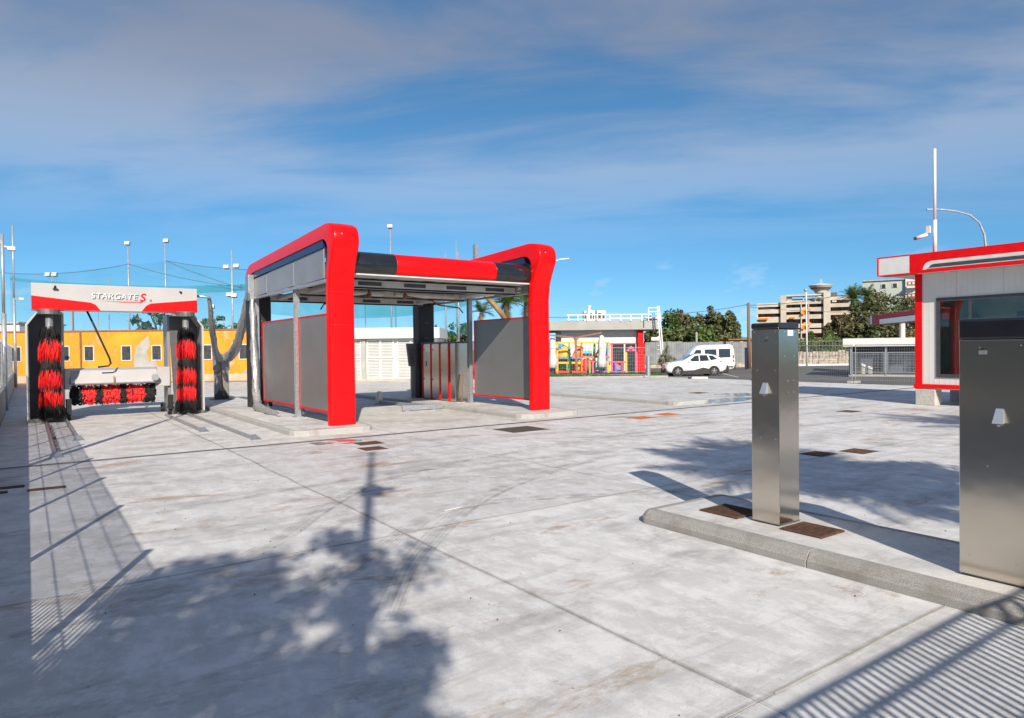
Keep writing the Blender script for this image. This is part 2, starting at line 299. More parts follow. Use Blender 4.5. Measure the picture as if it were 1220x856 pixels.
def concrete_mat(name, c1, c2, warm):
    m, nt, N, L, P = nodes(name)
    geo = N.new('ShaderNodeNewGeometry'); pos = geo.outputs['Position']
    oi = N.new('ShaderNodeObjectInfo')
    def noise(scale, detail, rough=.55, dist=0.0, stretch=None, rot=0.0):
        s = pos
        if stretch:
            mp = N.new('ShaderNodeMapping'); mp.inputs['Scale'].default_value = stretch; mp.inputs['Rotation'].default_value = (0, 0, rot); L.new(pos, mp.inputs[0]); s = mp.outputs[0]
        n = N.new('ShaderNodeTexNoise'); n.inputs['Scale'].default_value = scale; n.inputs['Detail'].default_value = detail; n.inputs['Roughness'].default_value = rough; n.inputs['Distortion'].default_value = dist
        L.new(s, n.inputs[0]); return n.outputs[0]
    def rng(x, a, b, lo=0., hi=1.):
        r = N.new('ShaderNodeMapRange'); r.inputs[1].default_value = a; r.inputs[2].default_value = b; r.inputs[3].default_value = lo; r.inputs[4].default_value = hi; r.interpolation_type = 'SMOOTHSTEP'; L.new(x, r.inputs[0]); return r.outputs[0]
    def mix(f, a, b):
        x = N.new('ShaderNodeMix'); x.data_type = 'RGBA'
        if isinstance(f, float): x.inputs[0].default_value = f
        else: L.new(f, x.inputs[0])
        for i, c in ((6, a), (7, b)):
            if isinstance(c, tuple): x.inputs[i].default_value = (*c, 1)
            else: L.new(c, x.inputs[i])
        return x.outputs[2]
    def mul(a, b):
        n = N.new('ShaderNodeMath'); n.operation = 'MULTIPLY'
        for i, x in enumerate((a, b)):
            if isinstance(x, float): n.inputs[i].default_value = x
            else: L.new(x, n.inputs[i])
        return n.outputs[0]
    cloud = rng(noise(.55, 8, .62, .8), .3, .7)
    col = mix(cloud, c1, c2)
    mott = rng(noise(3.4, 10, .76, .15, (1, .6, 1), R(20)), .42, .62)        # trowel mottling
    col = mix(mul(mott, .85), col, tuple(min(.70, c*1.2) for c in c1))
    grey = rng(noise(1.3, 11, .78, .25, (.55, 1, 1), R(-35)), .52, .66)         # greyish damp marks
    col = mix(mul(grey, .62), col, (.275, .27, .265))
    streak = rng(noise(2.4, 9, .74, .2, (.14, 1, 1), R(-22)), .52, .64)
    col = mix(mul(streak, .34), col, (.29, .28, .27))
    damp = rng(noise(.95, 7, .62, .4, (.42, 1, 1), R(-35)), .54, .72)
    col = mix(mul(damp, .45), col, (.20, .195, .19))
    brown = rng(noise(.9, 11, .78, .3, (.5, 1, 1), R(-35)), .55, .66)
    col = mix(mul(brown, warm), col, (.33, .225, .13))
    spot = rng(noise(2.3, 8, .78, .5), .60, .72)
    col = mix(mul(spot, .75), col, (.22, .165, .11))
    vor = N.new('ShaderNodeTexVoronoi'); vor.inputs['Scale'].default_value = 3.4; L.new(pos, vor.inputs[0])   # scattered pock marks
    pk = rng(vor.outputs['Distance'], .035, .015)
    col = mix(mul(pk, .8), col, (.09, .075, .06))
    fine = noise(95, 3, .6)
    col = mix(rng(fine, .35, .75, 0., .22), col, (.28, .275, .265))
    rnd = N.new('ShaderNodeMapRange'); rnd.inputs[3].default_value = .93; rnd.inputs[4].default_value = 1.05; L.new(oi.outputs['Random'], rnd.inputs[0])
    h = N.new('ShaderNodeHueSaturation'); L.new(rnd.outputs[0], h.inputs['Value']); L.new(col, h.inputs['Color']); L.new(h.outputs[0], P.inputs['Base Color'])
    ro = rng(noise(.9, 6, .6, .5), .3, .75, .55, .9); L.new(ro, P.inputs['Roughness'])
    b1 = N.new('ShaderNodeBump'); b1.inputs['Strength'].default_value = .35; b1.inputs['Distance'].default_value = .006; L.new(noise(28, 6, .6), b1.inputs['Height'])
    b2 = N.new('ShaderNodeBump'); b2.inputs['Strength'].default_value = .25; b2.inputs['Distance'].default_value = .03; L.new(noise(1.7, 4, .5), b2.inputs['Height']); L.new(b1.outputs[0], b2.inputs['Normal']); L.new(b2.outputs[0], P.inputs['Normal'])
    P.inputs['Specular IOR Level'].default_value = .35
    return m
concrete_mat('concrete', (.57, .575, .58), (.475, .472, .468), .85)
concrete_mat('concrete_warm', (.56, .56, .55), (.48, .47, .45), .45)

def glass_mat(name, tint, refl_rough=.02, fac=.75):
    m, nt, N, L, P = nodes(name); N.remove(P)
    t = N.new('ShaderNodeBsdfTransparent'); t.inputs[0].default_value = (*tint, 1)
    g = N.new('ShaderNodeBsdfGlossy'); g.inputs['Roughness'].default_value = refl_rough; g.inputs[0].default_value = (.9, .95, .95, 1)
    fr = N.new('ShaderNodeFresnel'); fr.inputs[0].default_value = 1.42
    mn = N.new('ShaderNodeMath'); mn.operation = 'ADD'; mn.inputs[1].default_value = .015; L.new(fr.outputs[0], mn.inputs[0])
    ms = N.new('ShaderNodeMixShader'); L.new(mn.outputs[0], ms.inputs[0]); L.new(t.outputs[0], ms.inputs[1]); L.new(g.outputs[0], ms.inputs[2]); L.new(ms.outputs[0], N['Material Output'].inputs[0])
glass_mat('glass', (.88, .93, .90))
def net_mat(name, dens, col):
    m, nt, N, L, P = nodes(name); N.remove(P)
    t = N.new('ShaderNodeBsdfTransparent'); d = N.new('ShaderNodeBsdfDiffuse'); d.inputs[0].default_value = (*col, 1)
    tr = N.new('ShaderNodeBsdfTranslucent'); tr.inputs[0].default_value = (*col, 1); a = N.new('ShaderNodeMixShader'); L.new(d.outputs[0], a.inputs[1]); L.new(tr.outputs[0], a.inputs[2])
    geo = N.new('ShaderNodeNewGeometry'); n = N.new('ShaderNodeTexNoise'); n.inputs['Scale'].default_value = .35; n.inputs['Detail'].default_value = 5; L.new(geo.outputs['Position'], n.inputs[0])
    r = N.new('ShaderNodeMapRange'); r.inputs[1].default_value = .3; r.inputs[2].default_value = .7; r.inputs[3].default_value = dens*.55; r.inputs[4].default_value = dens*1.3; L.new(n.outputs[0], r.inputs[0])
    ms = N.new('ShaderNodeMixShader'); L.new(r.outputs[0], ms.inputs[0]); L.new(t.outputs[0], ms.inputs[1]); L.new(a.outputs[0], ms.inputs[2]); L.new(ms.outputs[0], N['Material Output'].inputs[0])
net_mat('net', .20, (.03, .30, .34)); net_mat('net_dense', .55, (.03, .36, .40))
def rubber_mark():
    m, nt, N, L, P = nodes('rubber_mark'); P.inputs['Base Color'].default_value = (.17, .16, .15, 1); P.inputs['Roughness'].default_value = .85
    uv = N.new('ShaderNodeUVMap'); mp = N.new('ShaderNodeMapping'); mp.inputs['Scale'].default_value = (11, .35, 1); L.new(uv.outputs[0], mp.inputs[0])
    n = N.new('ShaderNodeTexNoise'); n.inputs['Scale'].default_value = 1.0; n.inputs['Detail'].default_value = 3; L.new(mp.outputs[0], n.inputs[0])
    n2 = N.new('ShaderNodeTexNoise'); n2.inputs['Scale'].default_value = 5; n2.inputs['Detail'].default_value = 4; geo = N.new('ShaderNodeNewGeometry'); L.new(geo.outputs['Position'], n2.inputs[0])
    mm = N.new('ShaderNodeMath'); mm.operation = 'MULTIPLY'; L.new(n.outputs[0], mm.inputs[0]); L.new(n2.outputs[0], mm.inputs[1])
    r = N.new('ShaderNodeMapRange'); r.inputs[1].default_value = .18; r.inputs[2].default_value = .42; r.inputs[3].default_value = 0; r.inputs[4].default_value = .34; L.new(mm.outputs[0], r.inputs[0])
    t = N.new('ShaderNodeBsdfTransparent'); ms = N.new('ShaderNodeMixShader'); L.new(r.outputs[0], ms.inputs[0]); L.new(t.outputs[0], ms.inputs[1]); L.new(P.outputs[0], ms.inputs[2]); L.new(ms.outputs[0], N['Material Output'].inputs[0])
rubber_mark()
def grime_mat():
    m, nt, N, L, P = nodes('grime'); P.inputs['Base Color'].default_value = (.16, .135, .11, 1); P.inputs['Roughness'].default_value = .9
    uv = N.new('ShaderNodeUVMap'); sp = N.new('ShaderNodeSeparateXYZ'); L.new(uv.outputs[0], sp.inputs[0])
    pp = N.new('ShaderNodeMath'); pp.operation = 'PINGPONG'; pp.inputs[1].default_value = .5; L.new(sp.outputs[0], pp.inputs[0])
    n2 = N.new('ShaderNodeTexNoise'); n2.inputs['Scale'].default_value = 4; n2.inputs['Detail'].default_value = 6; n2.inputs['Roughness'].default_value = .7; geo = N.new('ShaderNodeNewGeometry'); L.new(geo.outputs['Position'], n2.inputs[0])
    mm = N.new('ShaderNodeMath'); mm.operation = 'MULTIPLY'; L.new(pp.outputs[0], mm.inputs[0]); L.new(n2.outputs[0], mm.inputs[1])
    r = N.new('ShaderNodeMapRange'); r.inputs[1].default_value = .08; r.inputs[2].default_value = .26; r.inputs[3].default_value = 0; r.inputs[4].default_value = .30; L.new(mm.outputs[0], r.inputs[0])
    t = N.new('ShaderNodeBsdfTransparent'); ms = N.new('ShaderNodeMixShader'); L.new(r.outputs[0], ms.inputs[0]); L.new(t.outputs[0], ms.inputs[1]); L.new(P.outputs[0], ms.inputs[2]); L.new(ms.outputs[0], N['Material Output'].inputs[0])
grime_mat()
def puddle_mat():
    m, nt, N, L, P = nodes('water_film'); P.inputs['Base Color'].default_value = (.12, .12, .115, 1); P.inputs['Roughness'].default_value = .16; P.inputs['IOR'].default_value = 1.5; P.inputs['Specular IOR Level'].default_value = 1.0
    geo = N.new('ShaderNodeNewGeometry'); n = N.new('ShaderNodeTexNoise'); n.inputs['Scale'].default_value = 2.4; n.inputs['Detail'].default_value = 5; L.new(geo.outputs['Position'], n.inputs[0])
    r = N.new('ShaderNodeMapRange'); r.inputs[1].default_value = .40; r.inputs[2].default_value = .47; L.new(n.outputs[0], r.inputs[0])
    t = N.new('ShaderNodeBsdfTransparent'); ms = N.new('ShaderNodeMixShader'); L.new(r.outputs[0], ms.inputs[0]); L.new(t.outputs[0], ms.inputs[1]); L.new(P.outputs[0], ms.inputs[2]); L.new(ms.outputs[0], N['Material Output'].inputs[0])
puddle_mat()

def text_mesh(name, s, size, mt, parent, mtx, shear=0.0, extrude=0.004, bold=0.0, space=1.0):
    cu = bpy.data.curves.new(name, 'FONT'); cu.body = s; cu.size = size; cu.extrude = extrude; cu.shear = shear; cu.offset = bold; cu.space_character = space; cu.align_x = 'CENTER'
    t = bpy.data.objects.new(name + '_curve', cu); C.objects.link(t)
    dg = bpy.context.evaluated_depsgraph_get(); me = bpy.data.meshes.new_from_object(t.evaluated_get(dg)); bpy.data.objects.remove(t)
    me.transform(mtx); iv = inv_of(parent)
    if iv is not None: me.transform(iv)
    return link(name, me, mt, parent)

# ================================================================== THE SETTING
def struct(o): o['kind'] = 'structure'; return o
def sheet(name, poly, z, mt, frame='site', parent=None):
    return MB().add([(p[0], p[1], z) for p in poly], [tuple(range(len(poly)))]).build(name, mt, parent, frame)
struct(sheet('ground', [(-2500,-2500),(2500,-2500),(2500,2500),(-2500,2500)], -.11, 'soil'))
struct(sheet('asphalt_road', [(-60,-40),(120,-40),(120,140),(-60,140)], -.055, 'asphalt'))
YMAX = 43.2
def clip(poly, a, b, c):                            # keep a*x+b*y <= c
    out = []
    for i in range(len(poly)):
        p, q = poly[i], poly[(i+1) % len(poly)]; dp = a*p[0]+b*p[1]-c; dq = a*q[0]+b*q[1]-c
        if dp <= 0: out.append(p)
        if (dp < 0 < dq) or (dq < 0 < dp): t = dp/(dp-dq); out.append((p[0]+(q[0]-p[0])*t, p[1]+(q[1]-p[1])*t))
    return out
def clip_yard(poly):                                # the yard stops at the verge in front of the low buildings and at the car park
    return clip(clip(poly, math.sin(A), math.cos(A), YMAX), 1, 0, 33.2)
yard = struct(sheet('concrete_yard', clip_yard([(-.62,-4),(40,-4),(40,62),(-.62,62)]), -.007, 'joint_fill'))
UL = [-.61, 3.15, 6.85, 10.52, 14.2, 17.9, 21.6, 25.3, 29.0, 33.3]
VL = [-4.0, -1.2, 2.2, 6.4, 10.4, 14.08, 14.26, 18.4, 22.4, 26.4, 30.4, 34.4, 38.4, 42.4, 46.4, 50.4, 54.4, 58.4, 62]
for i in range(len(UL)-1):
    for j in range(len(VL)-1):
        if abs(VL[j]-14.08) < .01: continue
        g = .0045
        poly = clip_yard([(UL[i]+g, VL[j]+g), (UL[i+1]-g, VL[j]+g), (UL[i+1]-g, VL[j+1]-g), (UL[i]+g, VL[j+1]-g)])
        if len(poly) < 3: continue
        warm = VL[j] > 14.2 and UL[i] < 17
        MB().prism(poly, 'z', -.0055, 0).build('slab', 'concrete_warm' if warm else 'concrete', yard)
B((3.3,2.194,-.009), (6.8,2.206,.004), 'joint_seal', 'concrete_old', yard)
# slot drain across the lanes: two channel rails and cover bars
dr = MB(); dr.box((-.3,14.09,-.008), (33,14.115,.003)); dr.box((-.3,14.225,-.008), (33,14.25,.003)); dr.build('drain_rail', 'steel_dark', yard)
db = MB()
for k in range(660): db.box((-.28+k*.05, 14.115, -.009), (-.25+k*.05, 14.225, -.001))
o = db.build('drain_bars', 'steel_dark', yard); o['kind'] = 'stuff'

def ribbon(name, pts, w, mt, z=.004):
    v = []; f = []; uv = []
    P = []
    for i in range(len(pts)-1):                     # smooth the path
        p0, p1, p2, p3 = pts[max(i-1,0)], pts[i], pts[i+1], pts[min(i+2,len(pts)-1)]
        for k in range(6):
            t = k/6; P.append(tuple(.5*((2*p1[a])+(-p0[a]+p2[a])*t+(2*p0[a]-5*p1[a]+4*p2[a]-p3[a])*t*t+(-p0[a]+3*p1[a]-3*p2[a]+p3[a])*t**3) for a in (0,1)))
    P.append(pts[-1]); L_ = 0
    for i, p in enumerate(P):
        d = (Vector(P[min(i+1,len(P)-1)])-Vector(P[max(i-1,0)])).normalized(); n = Vector((-d.y, d.x))*w/2
        if i: L_ += (Vector(p)-Vector(P[i-1])).length
        v += [(p[0]+n.x, p[1]+n.y, z), (p[0]-n.x, p[1]-n.y, z)]; uv += [(0, L_), (1, L_)]
    for i in range(len(P)-1): f.append((2*i, 2*i+1, 2*i+3, 2*i+2))
    me = bpy.data.meshes.new(name); me.from_pydata(v, [], f); ul = me.uv_layers.new(name='UVMap')
    for lp in me.loops: ul.data[lp.index].uv = uv[lp.vertex_index]
    return link(name, me, mt, yard)
ribbon('tyre_mark', [(1.5,5.1),(2.1,5.5),(2.7,6.02),(3.5,6.72),(4.12,7.04),(4.83,7.02),(5.64,6.7),(6.3,6.35),(7.4,5.9)], .24, 'rubber_mark')
ribbon('tyre_mark', [(2.0,4.4),(2.64,5.31),(3.15,5.9),(3.71,6.47),(4.3,7.0),(5.2,7.6),(6.5,8.2),(8.5,8.8)], .26, 'rubber_mark', .006)
ribbon('tyre_mark', [(-.1,5.6),(1.0,6.1),(2.0,6.9),(2.9,8.0),(4.2,9.2),(6.5,10.0),(10,10.6),(13.5,10.9)], .22, 'rubber_mark', .008)
ribbon('tyre_mark', [(1.2,9.0),(2.6,9.3),(4.4,9.6),(7.0,9.4),(10,8.6)], .2, 'rubber_mark', .010)
ribbon('tyre_mark', [(9,12.9),(12,11.6),(16,10.7),(21,10.9)], .22, 'rubber_mark', .012)
ribbon('tyre_mark', [(8.2,11.6),(12,9.8),(16,9.0),(20,8.8)], .22, 'rubber_mark', .014)

rng_ = random.Random(3)
for u in UL[1:-1]:
    for a, b in zip(VL, VL[1:]):
        if b-a > 1 and a < 26: ribbon('joint_grime', [(u+rng_.uniform(-.02,.02), a+(b-a)*k/4) for k in range(5)], rng_.uniform(.05,.11), 'grime', .0025)
for v in VL[1:]:
    if v > 14 or v < 0: continue
    for a, b in zip(UL, UL[1:]): ribbon('joint_grime', [(a+(b-a)*k/4, v+rng_.uniform(-.02,.02)) for k in range(5)], rng_.uniform(.04,.10), 'grime', .0025)
PROF = [(0,0),(0,.068),(.014,.078),(.034,.118),(.06,.142),(.10,.15),(.16,.15),(.16,0)]
def kerb_island(u0, u1, v0, v1, r, mt, fill, stone=1.25, h=1.0, prof=PROF, detail=5):
    prof = [(d, z*h) for d, z in prof]; w = prof[-1][0]; top = max(z for _, z in prof)
    ri = max(r-w, .02)
    def rounded(inset, rr, n=6):
        pts = []
        for cx_, cy_, a0 in ((u1-inset-rr, v1-inset-rr, 0), (u0+inset+rr, v1-inset-rr, 90), (u0+inset+rr, v0+inset+rr, 180), (u1-inset-rr, v0+inset+rr, 270)):
            for k in range(n+1): a = R(a0+90*k/n); pts.append((cx_+rr*math.cos(a), cy_+rr*math.sin(a)))
        return pts
    root = struct(MB().prism(rounded(w-.004, ri), 'z', -.005, top-.004).build('kerb_island', fill))
    runs = []
    for cx_, cy_, a0 in ((u1-r, v1-r, 0), (u0+r, v1-r, 90), (u0+r, v0+r, 180), (u1-r, v0+r, 270)):
        runs.append([((cx_+r*math.cos(R(a0+90*k/detail)), cy_+r*math.sin(R(a0+90*k/detail))), (math.cos(R(a0+90*k/detail)), math.sin(R(a0+90*k/detail)))) for k in range(detail+1)])
    for (p, q, n) in (((u1, v0+r), (u1, v1-r), (1,0)), ((u1-r, v1), (u0+r, v1), (0,1)), ((u0, v1-r), (u0, v0+r), (-1,0)), ((u0+r, v0), (u1-r, v0), (0,-1))):
        Ln = math.hypot(q[0]-p[0], q[1]-p[1])
        if Ln < .05: continue
        k = max(1, round(Ln/stone)); g = .004/Ln
        for i in range(k):
            a, b = i/k+g, (i+1)/k-g
            runs.append([((p[0]+(q[0]-p[0])*t, p[1]+(q[1]-p[1])*t), n) for t in (a, b)])
    for run in runs:
        m = MB(); n = len(prof); vs = []
        jz = random.uniform(-.002, .002)
        for (p, nn) in run: vs += [(p[0]-nn[0]*d, p[1]-nn[1]*d, z + (jz if z > .05 else 0)) for d, z in prof]
        fs = [tuple(range(n)), tuple(range((len(run)-1)*n, len(run)*n))]
        for i in range(len(run)-1):
            for k in range(n): fs.append((i*n+k, i*n+(k+1) % n, (i+1)*n+(k+1) % n, (i+1)*n+k))
        m.add(vs, fs).build('kerb_stone', mt, root, bevel=.004 if detail > 4 else 0, seg=1, ang=50)
    return root
near_isl = kerb_island(5.40, 6.82, -.55, 5.28, .14, 'kerb', 'concrete', 1.9, .95)
P2 = [(0,0),(0,.10),(.02,.122),(.12,.122),(.12,0)]
near_isl.data.materials[0] = M['concrete_warm']
bay_isl = kerb_island(4.78, 6.75, 15.05, 31.0, .35, 'kerb_pale', 'concrete_warm', 1.0, 1.0, P2, 3)
bay_isl2 = kerb_island(10.85, 12.95, 14.75, 27.0, .35, 'kerb_pale', 'concrete_warm', 1.0, 1.0, P2, 3)
far_isl = kerb_island(17.1, 18.9, 14.9, 33.0, .35, 'kerb_pale', 'concrete', 1.0, 1.0, P2, 3)

# grates and lids let into the slabs
def grate(u0, v0, u1, v1, z, label, mt, bars=True, group=None):
    t = thing('drain_grate', label, 'grate', ((u0+u1)/2, (v0+v1)/2, z), group=group)
    fr = MB(); w = .03
    fr.box((u0,v0,z-.01),(u1,v0+w,z+.008)); fr.box((u0,v1-w,z-.01),(u1,v1,z+.008)); fr.box((u0,v0+w,z-.01),(u0+w,v1-w,z+.008)); fr.box((u1-w,v0+w,z-.01),(u1,v1-w,z+.008)); fr.build('frame', mt, t)
    sheet('pit', [(u0+w,v0+w),(u1-w,v0+w),(u1-w,v1-w),(u0+w,v1-w)], z+.001, 'joint_fill', parent=t)
    b = MB(); n = int((u1-u0-2*w)/.03)
    for k in range(1, n): x = u0+w+(u1-u0-2*w)*k/n; b.box((x-.005,v0+w,z+.001),(x+.005,v1-w,z+.007))
    n = int((v1-v0-2*w)/.06)
    for k in range(1, n): y = v0+w+(v1-v0-2*w)*k/n; b.box((u0+w,y-.004,z+.001),(u1-w,y+.004,z+.006))
    b.build('bars', mt, t); return t
grate(5.86, 4.33, 6.30, 4.80, .148, 'rusty square drain grate on the kerb island behind the slim steel pillar', 'rust')
grate(5.86, 3.42, 6.26, 3.84, .148, 'rusty square drain grate between the two stainless steel pillars', 'rust')
def lid(u0, v0, u1, v1, label, mt, cat='manhole cover', group=None):
    t = thing('manhole_cover', label, cat, ((u0+u1)/2, (v0+v1)/2, 0), group=group)
    B((u0,v0,-.004),(u1,v1,.005), 'frame', mt, t, bevel=.004)
    m = MB(); m.box((u0+.03,v0+.03,.002),(u1-.03,v1-.03,.009)); m.build('lid', mt, t, bevel=.003)
    r = MB()
    for k in range(1, 6):
        y = v0+.03+(v1-v0-.06)*k/6; r.box((u0+.05,y-.012,.008),(u1-.05,y+.012,.0125))
    r.build('ribs', mt, t)
lid(8.95, 12.55, 10.0, 13.45, 'large dark square manhole cover in the concrete by the slot drain', 'lid_dark')
lid(5.42, 12.86, 5.95, 13.34, 'rusty lid close to the slot drain, in front of the red portal column', 'rust')
lid(5.20, 12.10, 5.66, 12.56, 'rusty lid beside the tip of the lamp post shadow', 'rust')
lid(13.2, 12.72, 13.85, 13.27, 'bright orange primed manhole lid nearer the dark square cover', 'rust_bright')
lid(14.45, 12.95, 15.05, 13.45, 'bright orange primed manhole lid nearer the cabin', 'rust_bright')
lid(11.0, 6.42, 11.55, 6.85, 'rusty brown lid beside the slim steel pillar', 'rust')
lid(11.82, 6.12, 12.38, 6.58, 'rusty brown lid between the steel pillar and the cabin', 'rust')
lid(18.9, 10.1, 19.5, 10.6, 'small brown lid lying in front of the cabin', 'rust')
lid(22.2, 18.2, 22.9, 18.8, 'small rusty lid beyond the low kerb island', 'rust')
for (u0, v0, u1, v1, lb) in ((-.5,11.98,-.06,12.16,'dark slotted gully by the wall, the longer one'), (-.03,11.55,.42,11.72,'rusty slotted gully out in the fence shadow'), (-.5,11.62,-.25,11.78,'short dark slotted gully at the foot of the wall')):
    grate(u0, v0, u1, v1, .002, lb, 'rust')
def puddle(label, pts):
    o = sheet('puddle', pts, .0035, 'water_film'); tag(o, label, 'puddle'); return o
def blob(c, a, b, n=20, j=.18): return [(c[0]+a*math.cos(2*math.pi*k/n)*(1+random.uniform(-j,j)), c[1]+b*math.sin(2*math.pi*k/n)*(1+random.uniform(-j,j))) for k in range(n)]
puddle('thin water film mirroring the red portal column', [(4.7,13.9),(5.5,14.03),(5.8,13.75),(5.62,13.2),(5.2,13.35),(4.75,13.5)])
puddle('pale blue water film by the slot drain, behind the slim pillar', blob((20.2,15.3), 1.9, .75))
puddle('small blue wet patch beyond the slot drain puddle', blob((22.9,16.8), .9, .8))

# ================================================================== STEEL PILLARS
def screws(m, face, pts, c):
    for a, z in pts:
        if face == 'u': m.tube([(c+.002,a,z),(c-.005,a,z)], .004, 8)
        else: m.tube([(a,c+.002,z),(a,c-.004,z)], .004, 8)
def pillar(u0, u1, v0, v1, z0, z1, label, cap_h, flap, scr_u, scr_v, extra):
    t = thing('steel_pillar', label, 'pillar', ((u0+u1)/2, (v0+v1)/2, z0), group='stainless service pillars on the kerb island')
    MB().box((u0,v0,z0),(u1,v1,z1-cap_h)).build('body', 'stainless', t, bevel=.006)
    MB().box((u0-.008,v0-.008,z0),(u1+.008,v1+.008,z0+.004)).build('base_plate', 'steel_dark', t)
    MB().box((u0-.006,v0-.006,z1-cap_h+.001),(u1+.006,v1+.006,z1)).build('cap', 'black_gloss', t, bevel=.022, seg=4)
    m = MB(); screws(m, 'u', scr_u, u0); screws(m, 'v', scr_v, v0); m.build('screws', 'galv', t)['kind'] = 'stuff'
    v, z = flap                                     # small hooded outlet on the -u face
    w = .034
    h = MB().add([(u0,v+w*.7,z+.055),(u0,v-w*.7,z+.055),(u0-.006,v-w*.7,z+.058),(u0-.006,v+w*.7,z+.058),(u0-.055,v+w,z-.05),(u0-.055,v-w,z-.05),(u0,v-w,z-.045),(u0,v+w,z-.045)],
             [(0,1,2,3),(3,2,5,4),(1,6,5,2),(0,3,4,7)]).build('outlet_hood', 'hood_steel', t)
    MB().tube([(u0+.01,v,z-.03),(u0-.03,v,z-.065)], .012, 8).build('nozzle', 'galv', h)
    for nm, mt_, a, b in extra: B(a, b, nm, mt_, t)
    return t
pillar(5.95, 6.29, 3.9, 4.21, .15, 2.13, 'slim stainless steel pillar with black cap between the two rusty grates', .065, (4.05, 1.48),
       [(4.14,1.66),(3.94,1.66),(4.10,.99),(3.94,.99),(4.17,2.04),(3.94,2.04),(4.03,1.985)], [(6.05,1.8),(6.21,1.8),(6.05,2.04),(6.22,2.04)],
       [('sticker','sticker',(6.10,3.897,2.0),(6.19,3.9,2.055)), ('key_switch','black',(5.944,4.03,1.945),(5.952,4.05,1.965)), ('socket','steel_dark',(6.08,3.895,1.55),(6.11,3.901,1.565)), ('socket','steel_dark',(6.18,3.895,1.55),(6.21,3.901,1.565)), ('socket','steel_dark',(6.08,3.895,1.435),(6.11,3.901,1.45)), ('socket','steel_dark',(6.18,3.895,1.435),(6.21,3.901,1.45))])
pillar(5.80, 6.22, 1.30, 2.27, .15, 2.09, 'wide stainless steel pillar with thick black cap beside the gate shadow', .16, (2.0, 1.365),
       [(2.13,1.87),(1.87,1.885),(2.08,.99),(1.5,1.87),(2.2,.3),(1.9,.3)], [(6.0,1.8)],
       [('coin_slot','galv',(5.792,2.085,1.82),(5.802,2.135,1.85)), ('keyhole','black',(5.792,2.10,1.853),(5.802,2.115,1.868))])

# ================================================================== WASH BAY
bay = thing('wash_bay', 'open wash bay with two red portal frames and grey side panels', 'wash bay', (9.16, 19.3, .12))
OUT = [(15.62,.125),(15.62,3.3),(15.57,3.7),(15.42,4.1),(15.28,4.4),(15.27,4.62),(15.37,4.8),(15.58,4.91),(15.9,4.945),(22.4,4.70),(22.8,4.62),(23.03,4.44),(23.1,4.15),(23.1,.125)]
INN = [(15.80,.125),(15.80,3.3),(15.77,3.7),(15.69,4.05),(15.66,4.28),(15.70,4.42),(15.80,4.52),(15.93,4.575),(16.1,4.585),(22.2,4.39),(22.5,4.33),(22.72,4.2),(22.82,4.0),(22.82,.125)]
def shell(u0, u1):
    def cr(P):                                      # Catmull-Rom through the upper bends
        res = []
        for i in range(len(P)-1):
            p0, p1, p2, p3 = P[max(i-1,0)], P[i], P[i+1], P[min(i+2,len(P)-1)]
            sl = math.hypot(p2[0]-p1[0], p2[1]-p1[1])
            d0 = math.hypot(p1[0]-p0[0], p1[1]-p0[1]) or 1; d3 = math.hypot(p3[0]-p2[0], p3[1]-p2[1]) or 1
            p0 = tuple(p1[a]+(p0[a]-p1[a])*sl/d0 for a in (0,1)); p3 = tuple(p2[a]+(p3[a]-p2[a])*sl/d3 for a in (0,1))
            k = 4 if (2 <= i <= 7 or 9 <= i <= 11) else 1
            for j in range(k):
                t = j/k; res.append(tuple(.5*((2*p1[a])+(-p0[a]+p2[a])*t+(2*p0[a]-5*p1[a]+4*p2[a]-p3[a])*t*t+(-p0[a]+3*p1[a]-3*p2[a]+p3[a])*t**3) for a in (0,1)) if k > 1 else p1)
        res.append(P[-1]); return res
    o_, i_ = cr(OUT), cr(INN); n = len(o_); m = MB()
    e = .055                                        # rounded shoulders on the outer face
    rows = []
    for k in range(n):
        ov, iv = Vector(o_[k]), Vector(i_[k]); d = (iv-ov).normalized()
        def pt(u, dd): p = ov + d*dd; return (u, p.x, p.y)
        rows.append([(u0, *i_[k]), pt(u0, e), pt(u0+e*.3, e*.3), pt(u0+e, 0), pt((u0+u1)/2, -.012), pt(u1-e, 0), pt(u1-e*.3, e*.3), pt(u1, e), (u1, *i_[k])])
    w = len(rows[0]); vs = [p for r in rows for p in r]; fs = []
    for k in range(n-1):
        for j in range(w): fs.append((k*w+j, k*w+(j+1) % w, (k+1)*w+(j+1) % w, (k+1)*w+j))
    fs += [tuple(range(w)), tuple(range((n-1)*w, n*w))]
    return m.add(vs, fs)
